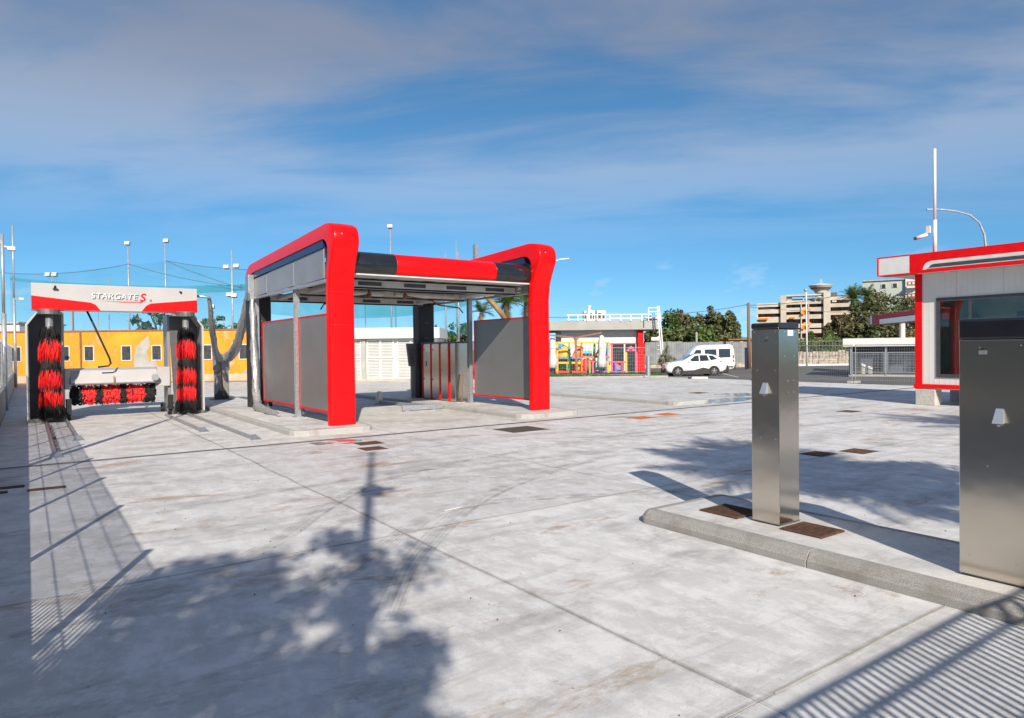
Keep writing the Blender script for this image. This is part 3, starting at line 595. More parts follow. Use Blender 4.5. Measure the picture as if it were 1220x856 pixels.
for (u0, u1, lb) in ((5.82, 6.47, None), (11.84, 12.47, None)):
    s_ = shell(u0, u1).build('portal_frame', 'red', bay, smooth=True)
    em = s_.modifiers.new('split', 'EDGE_SPLIT'); em.split_angle = R(50)
    sg = -1 if u0 < 8 else 1
    # dark lining of the two columns, blue trim under the top, joint line
    MB().box((u0+.03,15.805,.125),(u1-.03,15.86,4.25)).build('column_lining', 'black_gloss', bay)
    MB().box((u0-.012,22.60,.125),(u1+.012,23.03,4.0)).build('column_lining', 'black', bay)
    r = MB()
    for z in (2.9, 2.35): r.tube([(u0+.28,22.602,z),(u0+.28,22.592,z)], .012, 6); r.tube([(u0+.36,22.602,z),(u0+.36,22.592,z)], .012, 6)
    r.build('bolts', 'galv', bay)['kind'] = 'stuff'
    m = MB()
    for (a, za), (b, zb) in (((16.05,4.58),(22.35,4.38)),):
        m.add([(u0+.03,a,za),(u1-.03,a,za),(u1-.03,b,zb),(u0+.03,b,zb),(u0+.03,a,za-.19),(u1-.03,a,za-.19),(u1-.03,b,zb-.16),(u0+.03,b,zb-.16)], [(0,1,2,3),(4,5,6,7),(0,1,5,4),(1,2,6,5),(2,3,7,6),(3,0,4,7)])
    m.build('blue_trim', 'blue_trim', bay)
    for z in (3.30, 2.52): MB().box((u0+.05,15.604,z),(u1-.05,15.615,z+.006)).build('seam', 'maroon', bay)
    MB().tube([(u0+.2,15.30,4.62),(u0+.2,15.24,4.63)], .02, 8).build('cap_screw', 'galv', bay)
# upper side panels below the trim
for (u, side) in ((5.88, -1), (12.38, 1)):
    for a, b in ((16.08,18.35),(18.38,20.9),(20.93,22.55)):
        zt = lambda v: 4.385 - (v-16.05)*.0305
        MB().prism([(a,3.66),(b,3.62),(b,zt(b)),(a,zt(a))], 'x', u, u+.03*(-side)).build('side_panel', 'panel_light', bay, bevel=.008)
    MB().box((u-.02,16.0,3.56),(u+.1,22.6,3.625)).build('side_rail', 'galv', bay)
# the front beam: black, red and black lengths
SEC = [(15.74,3.80),(15.66,3.88),(15.63,4.02),(15.65,4.16),(15.72,4.27),(15.84,4.33),(16.02,4.35),(16.02,3.80)]
for a, b, mt_ in ((6.475,7.615,'black_gloss'),(7.62,10.64,'red'),(10.645,11.835,'black_gloss')):
    MB().prism(SEC, 'x', a, b).build('front_beam', mt_, bay, smooth=True, bevel=.01).modifiers.new('split', 'EDGE_SPLIT').split_angle = R(45)
MB().box((6.47,15.76,3.755),(11.84,16.3,3.795)).build('beam_soffit', 'soffit', bay)
# roof deck, purlins and beams
MB().add([(6.3,16.0,4.22),(12.0,16.0,4.22),(12.0,22.7,4.05),(6.3,22.7,4.05),(6.3,16.0,4.16),(12.0,16.0,4.16),(12.0,22.7,3.99),(6.3,22.7,3.99)], [(0,1,2,3),(4,5,6,7),(0,1,5,4),(1,2,6,5),(2,3,7,6),(3,0,4,7)]).build('roof_deck', 'soffit', bay)
for v in (16.55, 19.45, 22.35):
    m = MB(); m.box((6.4,v,3.50),(11.9,v+.03,3.76)); m.box((6.4,v,3.72),(11.9,v+.12,3.76)); m.box((6.4,v,3.50),(11.9,v+.12,3.54)); m.build('roof_beam', 'soffit', bay)
    for k in range(4):
        B((6.95+k*1.3,v-.006,3.58),(7.6+k*1.3,v+.002,3.68), 'beam_slot', 'frame_dark', bay)
for u in (7.4, 8.6, 9.8, 11.0): MB().box((u,16.6,3.90),(u+.07,22.4,3.985)).build('purlin', 'galv', bay)
for u, a, b in ((11.62,16.75,19.2),(11.62,19.7,22.2),(6.62,16.75,19.2),(6.62,19.7,22.2)):
    MB().tube([(u,a,3.62),(u,b,3.62)], .075, 10).build('light_tube', 'white_paint', bay, smooth=True)
for a, b in ((6.8,8.9),(9.3,11.4)): MB().tube([(a,19.3,3.62),(b,19.3,3.62)], .07, 10).build('light_tube', 'white_paint', bay, smooth=True)
for u, dx, en in ((8.15,-1.3,-.25),(9.3,1.6,.25)):
    bm_ = MB().tube([(u,18.6,3.98),(u,18.6,3.50)], .035, 8); bm_.tube([(u,18.6,3.52),(u+dx*.3,18.55,3.46),(u+dx*.55,18.5,3.40),(u+dx*.66,18.48,3.28),(u+dx*1.1,18.4,3.20),(u+dx*1.18,18.38,3.05)], .022, 8)
    b_ = bm_.build('boom_arm', 'brown_pipe', bay, smooth=True)
    MB().box((u-.05,18.53,3.44),(u+.05,18.67,3.58)).build('swivel', 'rust_pole', b_, bevel=.02)
# side walls: galvanised posts and framed sheets
def framed(u, v0, v1, z0, z1):
    p = MB().box((u,v0+.03,z0+.03),(u+.02,v1-.03,z1-.03)).build('wall_sheet', 'sheet_grey', bay)
    m = MB(); m.box((u-.012,v0,z0),(u+.032,v0+.035,z1)); m.box((u-.012,v1-.035,z0),(u+.032,v1,z1)); m.box((u-.012,v0+.035,z1-.035),(u+.032,v1-.035,z1)); m.box((u-.012,v0+.035,z0),(u+.032,v1-.035,z0+.05)); m.build('edge_frame', 'red_flat', p)
    MB().box((u-.003,v0+.035,(z0+z1)/2-.006),(u,v1-.035,(z0+z1)/2)).build('seam', 'panel_grey', p)
framed(5.98, 15.95, 18.33, .38, 2.82); framed(5.98, 18.58, 21.75, .38, 2.82); framed(12.18, 16.15, 19.3, .36, 2.86)
for (u, v, zt) in ((5.91,18.40,3.62),(5.91,22.35,4.0),(12.03,19.38,3.62)):
    m = MB(); m.box((u,v,.12),(u+.13,v+.012,zt)); m.box((u,v+.13,.12),(u+.13,v+.142,zt)); m.box((u+.055,v+.012,.12),(u+.07,v+.13,zt)); m.box((u-.06,v-.06,.12),(u+.19,v+.2,.135)); m.build('wall_post', 'galv', bay)
MB().box((12.06,19.0,3.9),(12.2,19.14,5.35)).build('mast_stub', 'galv', bay)
for (v0, v1) in ((16.2,18.2),(18.7,21.5)): MB().box((6.02,v0,.2),(6.06,v0+.05,.38)).box((6.02,v1,.2),(6.06,v1+.05,.38)).build('sheet_foot', 'steel_dark', bay)
# junction box at the rear left corner and the plastic sleeve hanging from it
MB().box((5.70,22.25,3.55),(5.88,22.62,4.32)).build('junction_box', 'galv', bay, bevel=.01)
MB().box((5.66,22.2,3.5),(5.72,22.32,3.75)).build('clamp', 'steel_dark', bay)
def sleeve(name, path, rad, mt_, parent, n=14, sub=7, amp=.25, frame='site'):
    P = []; Rr = []
    for i in range(len(path)-1):
        p0, p1, p2, p3 = path[max(i-1,0)], path[i], path[i+1], path[min(i+2,len(path)-1)]
        for k in range(sub):
            t = k/sub; P.append(tuple(.5*((2*p1[a])+(-p0[a]+p2[a])*t+(2*p0[a]-5*p1[a]+4*p2[a]-p3[a])*t*t+(-p0[a]+3*p1[a]-3*p2[a]+p3[a])*t**3) for a in (0,1,2))); Rr.append(rad[i]+(rad[i+1]-rad[i])*t)
    P.append(path[-1]); Rr.append(rad[-1])
    m = MB().tube(P, Rr, n)
    ph = [random.uniform(0, 6) for _ in range(n)]
    for i in range(len(P)):
        for k in range(n):
            q = Vector(m.v[i*n+k]); c = Vector(P[i]); f_ = 1 + amp*(math.sin(k*2.4+i*.55+ph[k]*.4)*.6 + random.uniform(-.6,.6))
            m.v[i*n+k] = tuple(c+(q-c)*f_)
    return m.build(name, mt_, parent, frame, smooth=True)
slv = sleeve('hanging_sleeve', [(5.82,22.3,3.6),(5.80,22.2,2.9),(5.80,22.1,2.0),(5.78,21.95,1.2),(5.72,21.6,.5),(5.66,21.2,.25),(5.64,20.4,.2),(5.62,19.6,.17),(5.6,18.9,.15)], [.06,.09,.10,.10,.11,.13,.11,.10,.03], 'sleeve', None, amp=.3)
tag(slv, 'wrinkled grey plastic sleeve hanging at the bay rear post and trailing on the kerb', 'sleeve')
# equipment cabinets along the right side
cab = thing('equipment_cabinet', 'stainless steel equipment cabinet row with red edge strips inside the bay', 'cabinet', (12.1, 21.1, .12))
MB().box((11.79,19.92,.14),(12.45,22.28,2.12)).build('body', 'stainless', cab, bevel=.008)
MB().box((11.76,19.88,2.125),(12.48,22.3,2.17)).build('top', 'frame_dark', cab, bevel=.008)
vs_ = [22.25,21.62,20.98,20.36]
for i, v in enumerate(vs_): MB().box((11.762,v-.09,.14),(11.788,v,2.12)).build('edge_strip', 'red_flat', cab)
for i in range(3):
    d_ = MB().box((11.775,vs_[i+1]+.02,.2),(11.789,vs_[i]-.11,2.08)).build('door', 'stainless', cab, bevel=.004)
    if i < 2:
        for z in (1.9,.85): MB().tube([(11.775,vs_[i]-.16,z),(11.76,vs_[i]-.16,z)], .022, 8).build('lock', 'black', d_)
    if i == 0: B((11.771,21.78,1.28),(11.775,22.0,1.82), 'notice', 'sticker', d_); B((11.768,21.86,1.32),(11.772,21.96,1.5), 'notice_print', 'text_dark', d_)
ctl = thing('control_panel', 'dark grey tilted control box on a post beside the rear black column', 'control box', (11.55, 22.75, .12))
MB().add([(11.45,22.78,2.15),(11.78,22.78,2.15),(11.78,22.9,2.15),(11.45,22.9,2.15),(11.53,22.70,1.30),(11.78,22.70,1.30),(11.78,22.86,1.30),(11.53,22.86,1.30)], [(0,1,2,3),(4,5,6,7),(0,1,5,4),(1,2,6,5),(2,3,7,6),(3,0,4,7)]).build('box', 'steel_dark', ctl)
MB().box((11.62,22.82,.12),(11.78,22.9,1.35)).build('post', 'galv', ctl)
# galvanised wheel guide lying in the bay and its flared end
wg = thing('wheel_guide', 'galvanised wheel guide rail lying across the bay floor', 'wheel guide', (10.6, 19.8, 0))
MB().bar((9.45,19.2,.10),(10.82,19.1,.10),.10,.16).build('rail', 'galv', wg, bevel=.01)
MB().bar((9.6,19.2,.0),(9.6,19.2,.05),.12).bar((10.5,19.1,.0),(10.5,19.1,.05),.12).build('foot', 'galv', wg)
wg2 = thing('wheel_guide', 'galvanised flared wheel guide running back along the bay floor', 'wheel guide', (10.2, 21.4, 0))
MB().add([(10.02,22.5,0),(10.30,22.4,0),(10.22,22.4,.45),(10.12,22.46,.45),(10.02,22.56,0),(10.30,22.46,0),(10.22,22.46,.45),(10.12,22.52,.45)], [(0,1,2,3),(4,5,6,7),(0,1,5,4),(1,2,6,5),(2,3,7,6),(3,0,4,7)]).build('flared_end', 'galv', wg2)
MB().bar((10.2,22.4,.07),(10.55,19.9,.07),.09,.10).build('rail', 'galv', wg2, bevel=.01)
MB().tube([(11.95,19.75,.13),(12.02,19.82,1.05)], .022, 8).build('leaning_pole', 'wood')
tag(bpy.data.objects['leaning_pole'], 'thin wooden pole leaning beside the steel cabinets', 'pole')

# ================================================================== ROLL-OVER GANTRY
ga = thing('wash_gantry', 'light grey roll-over car wash gantry with red wedges and upright brushes', 'car wash', (2.2, 23.7, 0))
for (u0, sg) in ((-.03, 1), (4.53, -1)):
    # side housing: outer sheet, top chamfer, dark inside
    w = .88*sg
    prof = [(u0, .06), (u0, 2.72), (u0+.26*sg, 3.08), (u0+w, 3.08), (u0+w, 3.04), (u0+.28*sg, 3.04), (u0+.05*sg, 2.70), (u0+.05*sg, .06)]
    MB().prism(prof, 'y', 23.05, 24.75).build('side_housing', 'gantry_grey', ga, bevel=.006)
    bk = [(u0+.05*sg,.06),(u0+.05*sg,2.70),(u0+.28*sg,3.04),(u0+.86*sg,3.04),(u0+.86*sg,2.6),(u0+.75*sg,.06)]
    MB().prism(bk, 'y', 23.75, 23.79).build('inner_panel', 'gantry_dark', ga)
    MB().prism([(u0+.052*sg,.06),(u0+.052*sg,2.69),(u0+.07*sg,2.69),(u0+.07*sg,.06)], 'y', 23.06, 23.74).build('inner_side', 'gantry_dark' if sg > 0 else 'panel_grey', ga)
    MB().box((u0+.84*sg,23.8,.1),(u0+.92*sg,24.6,3.1)).build('leg_post', 'gantry_grey' if sg > 0 else 'panel_grey', ga, bevel=.01)
    MB().box((u0+.02*sg,23.0,.0),(u0+.8*sg,24.8,.10)).build('foot_rail', 'steel_dark', ga, bevel=.01)
    for v in (23.2, 24.5):
        wh = MB().tube([(u0+.93*sg,v,.14),(u0+1.03*sg,v,.14)], .14, 16).build('wheel', 'rubber', ga)
        MB().tube([(u0+.92*sg,v,.14),(u0+1.04*sg,v,.14)], .06, 10).build('hub', 'galv', wh)
    B((u0+.90*sg,23.0,.18),(u0+1.04*sg,23.1,.62), 'splash_guard', 'rubber', ga)
tb = MB().box((.12,22.95,3.13),(4.34,23.55,3.87)).build('top_beam', 'gantry_grey', ga, bevel=.012)
zf = 22.948
MB().prism([(.12,3.132),(.12,3.52),(1.52,3.36),(1.64,3.30),(1.76,3.132)], 'y', zf-.004, zf).build('red_wedge', 'red_flat', tb)
MB().prism([(4.34,3.132),(4.34,3.52),(3.05,3.38),(2.93,3.31),(2.80,3.132)], 'y', zf-.004, zf).build('red_wedge', 'red_flat', tb)
mtx = lambda x, z, y=zf-.003: Matrix.Translation((x, y, z)) @ Matrix.Rotation(R(90), 4, 'X')
text_mesh('letters_shadow', 'STARGATE', .235, 'text_dark', tb, mtx(2.128, 3.462, zf-.001), .18, .002, .002, 1.05)
text_mesh('letters', 'STARGATE', .235, 'text_white', tb, mtx(2.105, 3.485, zf-.004), .18, .002, -.002, 1.05)
text_mesh('letter_s', 'S', .33, 'red_flat', tb, mtx(2.83, 3.44, zf-.004), .2, .002, .006) .scale = (1, 1, 1)
text_mesh('numeral', '4', .13, 'text_dark', tb, mtx(3.04, 3.42, zf-.004), .2, .002)
MB().prism([(1.75,3.425),(2.2,3.412),(2.75,3.42),(2.86,3.45),(2.83,3.40),(2.3,3.39)], 'y', zf-.005, zf-.001).build('swoosh', 'red_flat', tb)
m = MB(); m.tube([(.68,zf,3.8),(.66,zf-.05,3.74)], .025, 8); m.box((.62,zf-.06,3.70),(.74,zf,3.73)); m.build('sensor', 'black', tb)
m = MB(); m.tube([(3.86,zf,3.76),(3.88,zf-.05,3.74)], .03, 8); m.build('sensor', 'black', tb)
# upright brushes
def strips(segs, rad, c, n, L0, L1, out, w, jit):
    """pointed bristle strips hanging from rings: segs = [(ztop, zbot)]"""
    vs = []; fs = []
    for (zt, zb) in segs:
        for k in range(n):
            a = random.uniform(0, 2*math.pi); r0 = rad*random.uniform(.55,1.0); z0 = random.uniform(zb, zt); L_ = random.uniform(L0, L1)
            r1 = r0*random.uniform(.98, out); da = random.uniform(-.05,.05); hw = w*random.uniform(.6,1.3)
            ca, sa = math.cos(a), math.sin(a); tx, ty = -sa, ca; c2, s2 = math.cos(a+da), math.sin(a+da)
            j = random.uniform(-jit, jit)
            p = [(c[0]+ca*r0*.8+tx*hw, c[1]+sa*r0*.8+ty*hw, z0), (c[0]+ca*r0*.8-tx*hw, c[1]+sa*r0*.8-ty*hw, z0),
                 (c[0]+c2*r1-tx*hw*.9, c[1]+s2*r1-ty*hw*.9, z0-L_*.6), (c[0]+c2*r1*1.02, c[1]+s2*r1*1.02, z0-L_+j), (c[0]+c2*r1+tx*hw*.9, c[1]+s2*r1+ty*hw*.9, z0-L_*.6)]
            b = len(vs); vs += p; fs.append((b, b+1, b+2, b+3, b+4))
    m = MB(); m.add(vs, fs); return m
def fast(m, name, mt_, parent):
    iv = inv_of(parent) if parent else None
    vs = [tuple(iv @ Vector(p)) for p in m.v] if iv is not None else m.v
    me = bpy.data.meshes.new(name); me.from_pydata(vs, [], m.f); return link(name, me, mt_, parent)
for u in (.52, 3.98):
    c = (u, 22.85)
    br = MB().tube([(u,22.85,.1),(u,22.85,3.1)], .09, 14).build('brush_shaft', 'galv', ga, smooth=True)
    MB().tube([(u,22.85,3.0),(u,22.85,3.14)], .26, 16).build('brush_head', 'steel_dark', br)
    core = MB().lathe([(.12,.12),(.24,.15),(.225,1.0),(.21,2.2),(.13,2.58)], (u,22.85,0), 16).build('bristle_core', 'bristle_black', br, smooth=True)
    o = fast(strips([(2.68,2.3),(1.75,1.5),(1.15,1.0)], .25, c, 420, .25, .42, 1.08, .012, .06), 'black_bristles', 'bristle_black', br); o['kind'] = 'stuff'
    o = fast(strips([(.62,.45)], .29, c, 700, .30, .46, 1.22, .014, .05), 'skirt_bristles', 'bristle_black', br); o['kind'] = 'stuff'
    o = fast(strips([(2.34,2.12),(1.50,1.36),(.96,.84)], .275, c, 1700, .28, .50, 1.04, .009, .06), 'red_bristles', 'bristle_red', br); o['kind'] = 'stuff'
# horizontal brush and its housing
hz = MB().prism([(24.25,1.46),(23.85,1.40),(23.62,1.12),(23.60,.98),(24.6,.98),(24.6,1.46)], 'x', 1.02, 3.3).build('brush_housing', 'gantry_grey', ga, bevel=.015)
MB().prism([(23.68,.965),(23.56,.995),(23.60,1.03),(23.72,1.03)], 'x', 1.05, 3.28).build('spray_rail', 'galv', hz)
for a, b in ((.88,1.02),(3.30,3.66)): MB().box((a,23.7,.86),(b,24.5,1.46)).build('brush_carrier', 'gantry_grey', ga, bevel=.02)
MB().tube([(3.22,23.59,1.15),(3.22,23.5,1.15)], .10, 14).build('motor_cap', 'galv', hz)
MB().tube([(2.12,23.60,1.22),(2.12,23.55,1.10),(2.12,23.55,.98)], .018, 6).build('spray_nozzle', 'brass', hz)
hb = MB().tube([(1.0,24.05,.68),(3.3,24.05,.68)], .10, 12).build('horizontal_brush', 'bristle_black', ga)
mr, mk = MB(), MB()
for k in range(5200):
    u = random.uniform(1.02, 3.25); t_ = (u-1.02)/2.23*7
    red = int(t_ + random.uniform(-.12,.12)) in (1, 3, 5) or (int(t_+random.uniform(-.1,.1)) in (2,4) and (t_ % 1) > .55)
    a = random.uniform(0, 2*math.pi); r = random.uniform(.16,.30 if not red else .28); y, z = 24.05+math.cos(a)*r, .68+math.sin(a)*r
    ta = a+math.pi/2; l = random.uniform(.05,.12); hw = .012
    y2, z2 = y+math.cos(ta)*l*.5-math.cos(a)*-.02, z+math.sin(ta)*l*.5-abs(l)*.4
    (mr if red else mk).add([(u-hw,y,z),(u+hw,y,z),(u+hw*1.6+random.uniform(-.02,.02),y2,z2),(u-hw*1.6,y2,z2)], [(0,1,2,3)])
fast(mr, 'red_bristles', 'bristle_red', hb)['kind'] = 'stuff'; fast(mk, 'black_bristles', 'bristle_black', hb)['kind'] = 'stuff'
MB().tube([(1.45,23.4,3.14),(1.62,23.4,2.72),(2.0,23.45,1.75),(2.03,23.46,1.60),(1.97,23.47,1.53),(1.7,23.5,1.50)], .028, 8).build('supply_hose', 'black', ga, smooth=True)
MB().tube([(4.34,23.3,3.68),(4.72,23.3,3.66),(4.80,23.3,3.60)], .04, 8).build('cable_arm', 'galv', ga, smooth=True)
# floor rails
for u, a, b, k, lb in ((.40,22.5,15.0,0,'outer floor rail by the wall, carrying row of clamps'),(.88,23.4,17.6,1,'short inner floor rail beside the left upright brush'),(3.39,22.9,17.5,1,'short floor rail running out from under the right upright brush'),(3.97,23.2,15.2,0,'long outer floor rail ending beside the bay kerb')):
    t = thing('floor_rail', 'galvanised ' + lb, 'rail', (u, b, 0), group='gantry floor rails')
    m = MB(); m.box((u-.045,a,0),(u+.045,b,.018)); m.box((u-.016,a,.018),(u+.016,b,.07)); m.build('rail', 'galv', t)
    MB().add([(u-.12,b-.12,.0),(u+.12,b-.12,.0),(u+.05,b+.1,.0),(u-.05,b+.1,.0),(u-.12,b-.12,.02),(u+.12,b-.12,.02),(u+.05,b+.1,.11),(u-.05,b+.1,.11)], [(0,1,2,3),(4,5,6,7),(0,1,5,4),(1,2,6,5),(2,3,7,6),(3,0,4,7)]).build('end_stop', 'galv', t)
    if u < .5:
        for q in range(8): MB().box((u+.03,16.0+q*.75,0),(u+.1,16.12+q*.75,.06)).build('clamp', 'steel_dark', t)
ped = thing('power_pedestal', 'stainless steel power pedestal with grey top under draped cable sleeve', 'pedestal', (5.98, 27.4, .12))
MB().lathe([(.27,0),(.27,1.1),(.27,1.12)], (5.98,27.4,.12), 18).build('column', 'stainless', ped, smooth=True)
MB().lathe([(.30,0),(.30,.5),(.27,.56)], (5.98,27.4,1.22), 14).build('head', 'panel_grey', ped, bevel=.01)
MB().box((5.6,27.0,.12),(6.36,27.8,.15)).build('base_plate', 'steel_dark', ped)
MB().tube([(5.9,27.13,1.5),(5.95,27.1,.6),(5.98,27.1,.25)], .025, 6).build('strap', 'wood', ped)
o = sleeve('cable_sleeve', [(4.78,23.4,3.62),(4.85,23.6,3.35),(4.98,24.1,2.9),(5.2,24.9,2.35),(5.50,26.0,1.92),(5.72,26.75,1.72),(5.98,27.0,1.68),(6.14,26.5,1.80),(6.12,25.5,2.2),(6.05,24.4,2.9),(5.98,23.5,3.65),(5.86,22.75,4.15)], [.05,.07,.085,.095,.11,.15,.18,.17,.15,.135,.10,.05], 'sleeve', None, amp=.2)
tag(o, 'grey plastic-wrapped cable sagging from the gantry over the pedestal to the bay', 'cable')

# ================================================================== CABIN AND ROOF
cbn = thing('kiosk_cabin', 'white prefabricated cabin with red corner trims and a large window', 'cabin', (24.2, 7.6, 0))
U0, U1, V0, V1 = 22.9, 25.6, 4.2, 10.18
w0, w1, z0, z1 = 6.0, 9.58, .87, 3.32
m = MB(); 
for a, b in ((V1,w1),): pass
# outer wall as ribbed sandwich panels around the window
edges = [10.0, 9.02, 7.8, 6.6, 5.4, V0]
for i in range(len(edges)-1):
    b_, a_ = edges[i]-.003, edges[i+1]+.003
    lo, hi = max(a_, w0), min(b_, w1)
    if lo < hi:
        lower = [(a_,.66),(b_,.66),(b_,z0),(a_,z0)]
        if b_ > w1: MB().prism([(a_,.66),(b_,.66),(b_,4.1),(a_,4.1),(a_,z1),(w1,z1),(w1,z0),(a_,z0)], 'x', U0, U0+.05).build('wall_panel', 'cabin_wall', cbn)
        elif a_ < w0: MB().prism([(b_,.66),(a_,.66),(a_,4.1),(b_,4.1),(b_,z1),(w0,z1),(w0,z0),(b_,z0)], 'x', U0, U0+.05).build('wall_panel', 'cabin_wall', cbn)
        else:
            B((U0,a_,.66),(U0+.05,b_,z0), 'wall_panel', 'cabin_wall', cbn); B((U0,a_,z1),(U0+.05,b_,4.1), 'wall_panel', 'cabin_wall', cbn)
    else: B((U0,a_,.66),(U0+.05,b_,4.1), 'wall_panel', 'cabin_wall', cbn)
rb = MB()
for k in range(38):
    v = 9.93-k*.15
    if v < w0 or v > w1: rb.box((U0-.004,v-.01,.68),(U0,v+.01,4.02))
    else: rb.box((U0-.004,v-.01,.68),(U0,v+.01,z0-.02)); rb.box((U0-.004,v-.01,z1+.02),(U0,v+.01,4.02))
rb.build('wall_ribs', 'cabin_wall', cbn)
MB().box((U0-.03,V1-.19,.5),(U0+.25,V1+.02,4.1)).build('corner_post', 'red_flat', cbn, bevel=.01)
MB().box((U0-.04,V0,.53),(U0+.2,V1+.06,.66)).build('base_trim', 'red_flat', cbn, bevel=.01)
MB().box((U0+.02,V0,.5),(U1,V1-.02,.62)).build('floor_deck', 'soffit', cbn)
m = MB(); m.box((U0+.06,V1-.08,.62),(U1,V1-.02,4.1)); m.box((U0+.06,V0,.62),(U1,V0+.06,4.1)); m.box((U1-.06,V0,.62),(U1,V1-.1,1.2)); m.box((U1-.06,V0,3.3),(U1,V1-.1,4.1)); m.box((U1-.06,V0,1.2),(U1,V1-.1,3.3)); m.build('rear_walls', 'interior', cbn)
MB().box((U0+.06,V0,3.9),(U1,V1-.1,3.96)).build('inner_ceiling', 'interior', cbn)
for (a, b) in ((9.52,9.30),(8.2,7.9)): MB().box((U1-.5,b,.62),(U1-.3,a,2.9)).build('inner_shelf', 'frame_dark', cbn)
wn = MB(); wn.box((U0-.03,w0,z0),(U0+.04,w1,z0+.11)); wn.box((U0-.03,w0,z1-.11),(U0+.04,w1,z1)); wn.box((U0-.03,w1-.10,z0+.11),(U0+.04,w1,z1-.11)); wn.box((U0-.03,w0,z0+.11),(U0+.04,w0+.1,z1-.11)); wn.box((U0-.02,8.62,z0+.11),(U0+.03,8.70,z1-.11))
wf = wn.build('window_frame', 'frame_dark', cbn)
B((U0-.002,8.70,z0+.11),(U0+.004,w1-.10,z1-.11), 'pane', 'glass', wf); B((U0-.002,w0+.1,z0+.11),(U0+.004,8.62,z1-.11), 'pane', 'glass', wf)
B((U0+.1,9.22,2.66),(U0+.12,9.47,3.04), 'poster', 'red_flat', cbn)
m = MB(); m.bar((U0+1.2,9.0,2.62),(U0+1.2,7.0,2.62),.03); m.bar((U0+1.2,8.6,2.62),(U0+1.2,8.6,2.50),.05); m.bar((U0+1.2,8.0,2.62),(U0+1.2,8.0,2.50),.05); m.build('inner_rail', 'black', cbn)
for v in (9.62, 6.2): MB().box((U0-.03,v,0),(U0+.45,v+.57,.5)).build('support_block', 'block', cbn, bevel=.015)
MB().box((U1-.5,9.6,0),(U1-.05,10.1,.5)).build('support_block', 'block', cbn, bevel=.015)
# roof with its fascia: red, white band, black stripe
cr_ = thing('kiosk_roof', 'flat overhanging roof with red and white fascia above the cabin', 'roof', (24, 7.4, 4.0))
UF = 22.3
MB().box((UF+.02,3.0,4.14),(26.4,11.02,4.62)).build('deck', 'white_paint', cr_)
MB().box((UF+.03,3.0,4.105),(26.4,11.0,4.138)).build('soffit_panel', 'white_paint', cr_)
MB().box((UF-.01,3.0,4.42),(UF+.018,10.09,4.68)).build('fascia_top', 'red_flat', cr_)
MB().prism([(9.72,4.17),(10.09,4.17),(10.09,4.419),(9.50,4.419),(9.62,4.38),(9.68,4.30)], 'x', UF-.01, UF+.018).build('fascia_corner', 'red_flat', cr_)
band = [(9.715,4.171),(9.675,4.30),(9.61,4.375),(9.48,4.419),(3.0,4.419),(3.0,4.345),(9.42,4.345),(9.50,4.325),(9.56,4.27),(9.60,4.22),(9.605,4.171)]
MB().prism(band, 'x', UF-.014, UF+.014).build('fascia_band', 'white_paint', cr_)
MB().box((UF-.012,3.0,4.19),(UF+.012,9.595,4.343)).build('fascia_stripe_ground', 'white_paint', cr_)
MB().prism([(9.55,4.215),(9.47,4.30),(9.40,4.318),(3.0,4.318),(3.0,4.215)], 'x', UF-.018, UF+.01).build('fascia_stripe', 'frame_dark', cr_)
MB().box((UF-.006,3.0,4.075),(UF+.02,10.09,4.188)).build('fascia_bottom', 'red_flat', cr_)
MB().box((UF-.004,10.092,4.12),(UF+.02,11.03,4.655)).build('sign_panel', 'white_paint', cr_)
MB().box((UF-.016,11.03,4.09),(UF+.03,11.08,4.69)).box((UF-.014,10.09,4.655),(UF+.03,11.03,4.69)).box((UF-.014,10.09,4.085),(UF+.5,11.03,4.118)).build('sign_trim', 'red_flat', cr_)
MB().box((UF+.02,2.98,4.62),(26.45,11.06,4.68)).build('coping', 'red_flat', cr_)
cm = thing('camera_mast', 'tall white pole with a security camera standing behind the cabin roof edge', 'pole', (23.6, 9.92, 4.68))
MB().tube([(23.6,9.92,4.68),(23.6,9.92,5.85)], .06, 10).tube([(23.6,9.92,5.85),(23.6,9.92,8.1)], .045, 10).build('pole', 'white_paint', cm, smooth=True)
m = MB(); m.box((23.5,10.02,5.45),(23.62,10.14,5.68)); m.build('bracket', 'white_paint', cm)
MB().tube([(23.45,10.08,5.40),(23.25,10.32,5.30)], .06, 10).build('camera_body', 'white_paint', cm, smooth=True); MB().tube([(23.25,10.32,5.30),(23.21,10.37,5.28)], .05, 10).build('camera_lens', 'black', cm)
MB().box((23.9,9.2,4.68),(24.6,9.6,4.80)).build('vent_cap', 'white_paint', cr_, bevel=.04)

# ================================================================== BOUNDARY WALL, FENCES AND POLES BESIDE THE YARD
wl = thing('boundary_wall', 'low grey concrete boundary wall under the barred fence along the yard', 'wall', (-.72, 25, 0))
for k in range(22):
    a, b = -4+k*2.6, -4+(k+1)*2.6-.012
    B((-.82,a,-.05),(-.62,b,.80), 'wall_block', 'concrete_old', wl, bevel=.01); B((-.85,a,.80),(-.59,b,.86), 'coping_stone', 'concrete_old', wl, bevel=.012)
FV = [3.05]+[3.75+k*2.37 for k in range(21)]
fn = thing('boundary_fence', 'galvanised vertical bar fence standing on the low boundary wall', 'fence', (-.72, 25, .86))
for k in range(21):
    v, v2 = FV[k], FV[k+1]
    MB().box((-.75,v-.03,.86),(-.69,v+.03,2.40)).build('post', 'galv', fn)
    bars = MB(); nb = round((v2-v)/.0846)
    for q in range(1, nb): y = v+(v2-v)*q/nb; bars.box((-.726,y-.013,.92),(-.718,y+.013,2.33))
    o = bars.build('bars', 'galv', fn); o['kind'] = 'stuff'
    for z in (.93,1.28,1.63,1.98,2.31): MB().box((-.727,v+.03,z),(-.717,v2-.03,z+.008)).build('rail', 'galv', fn)
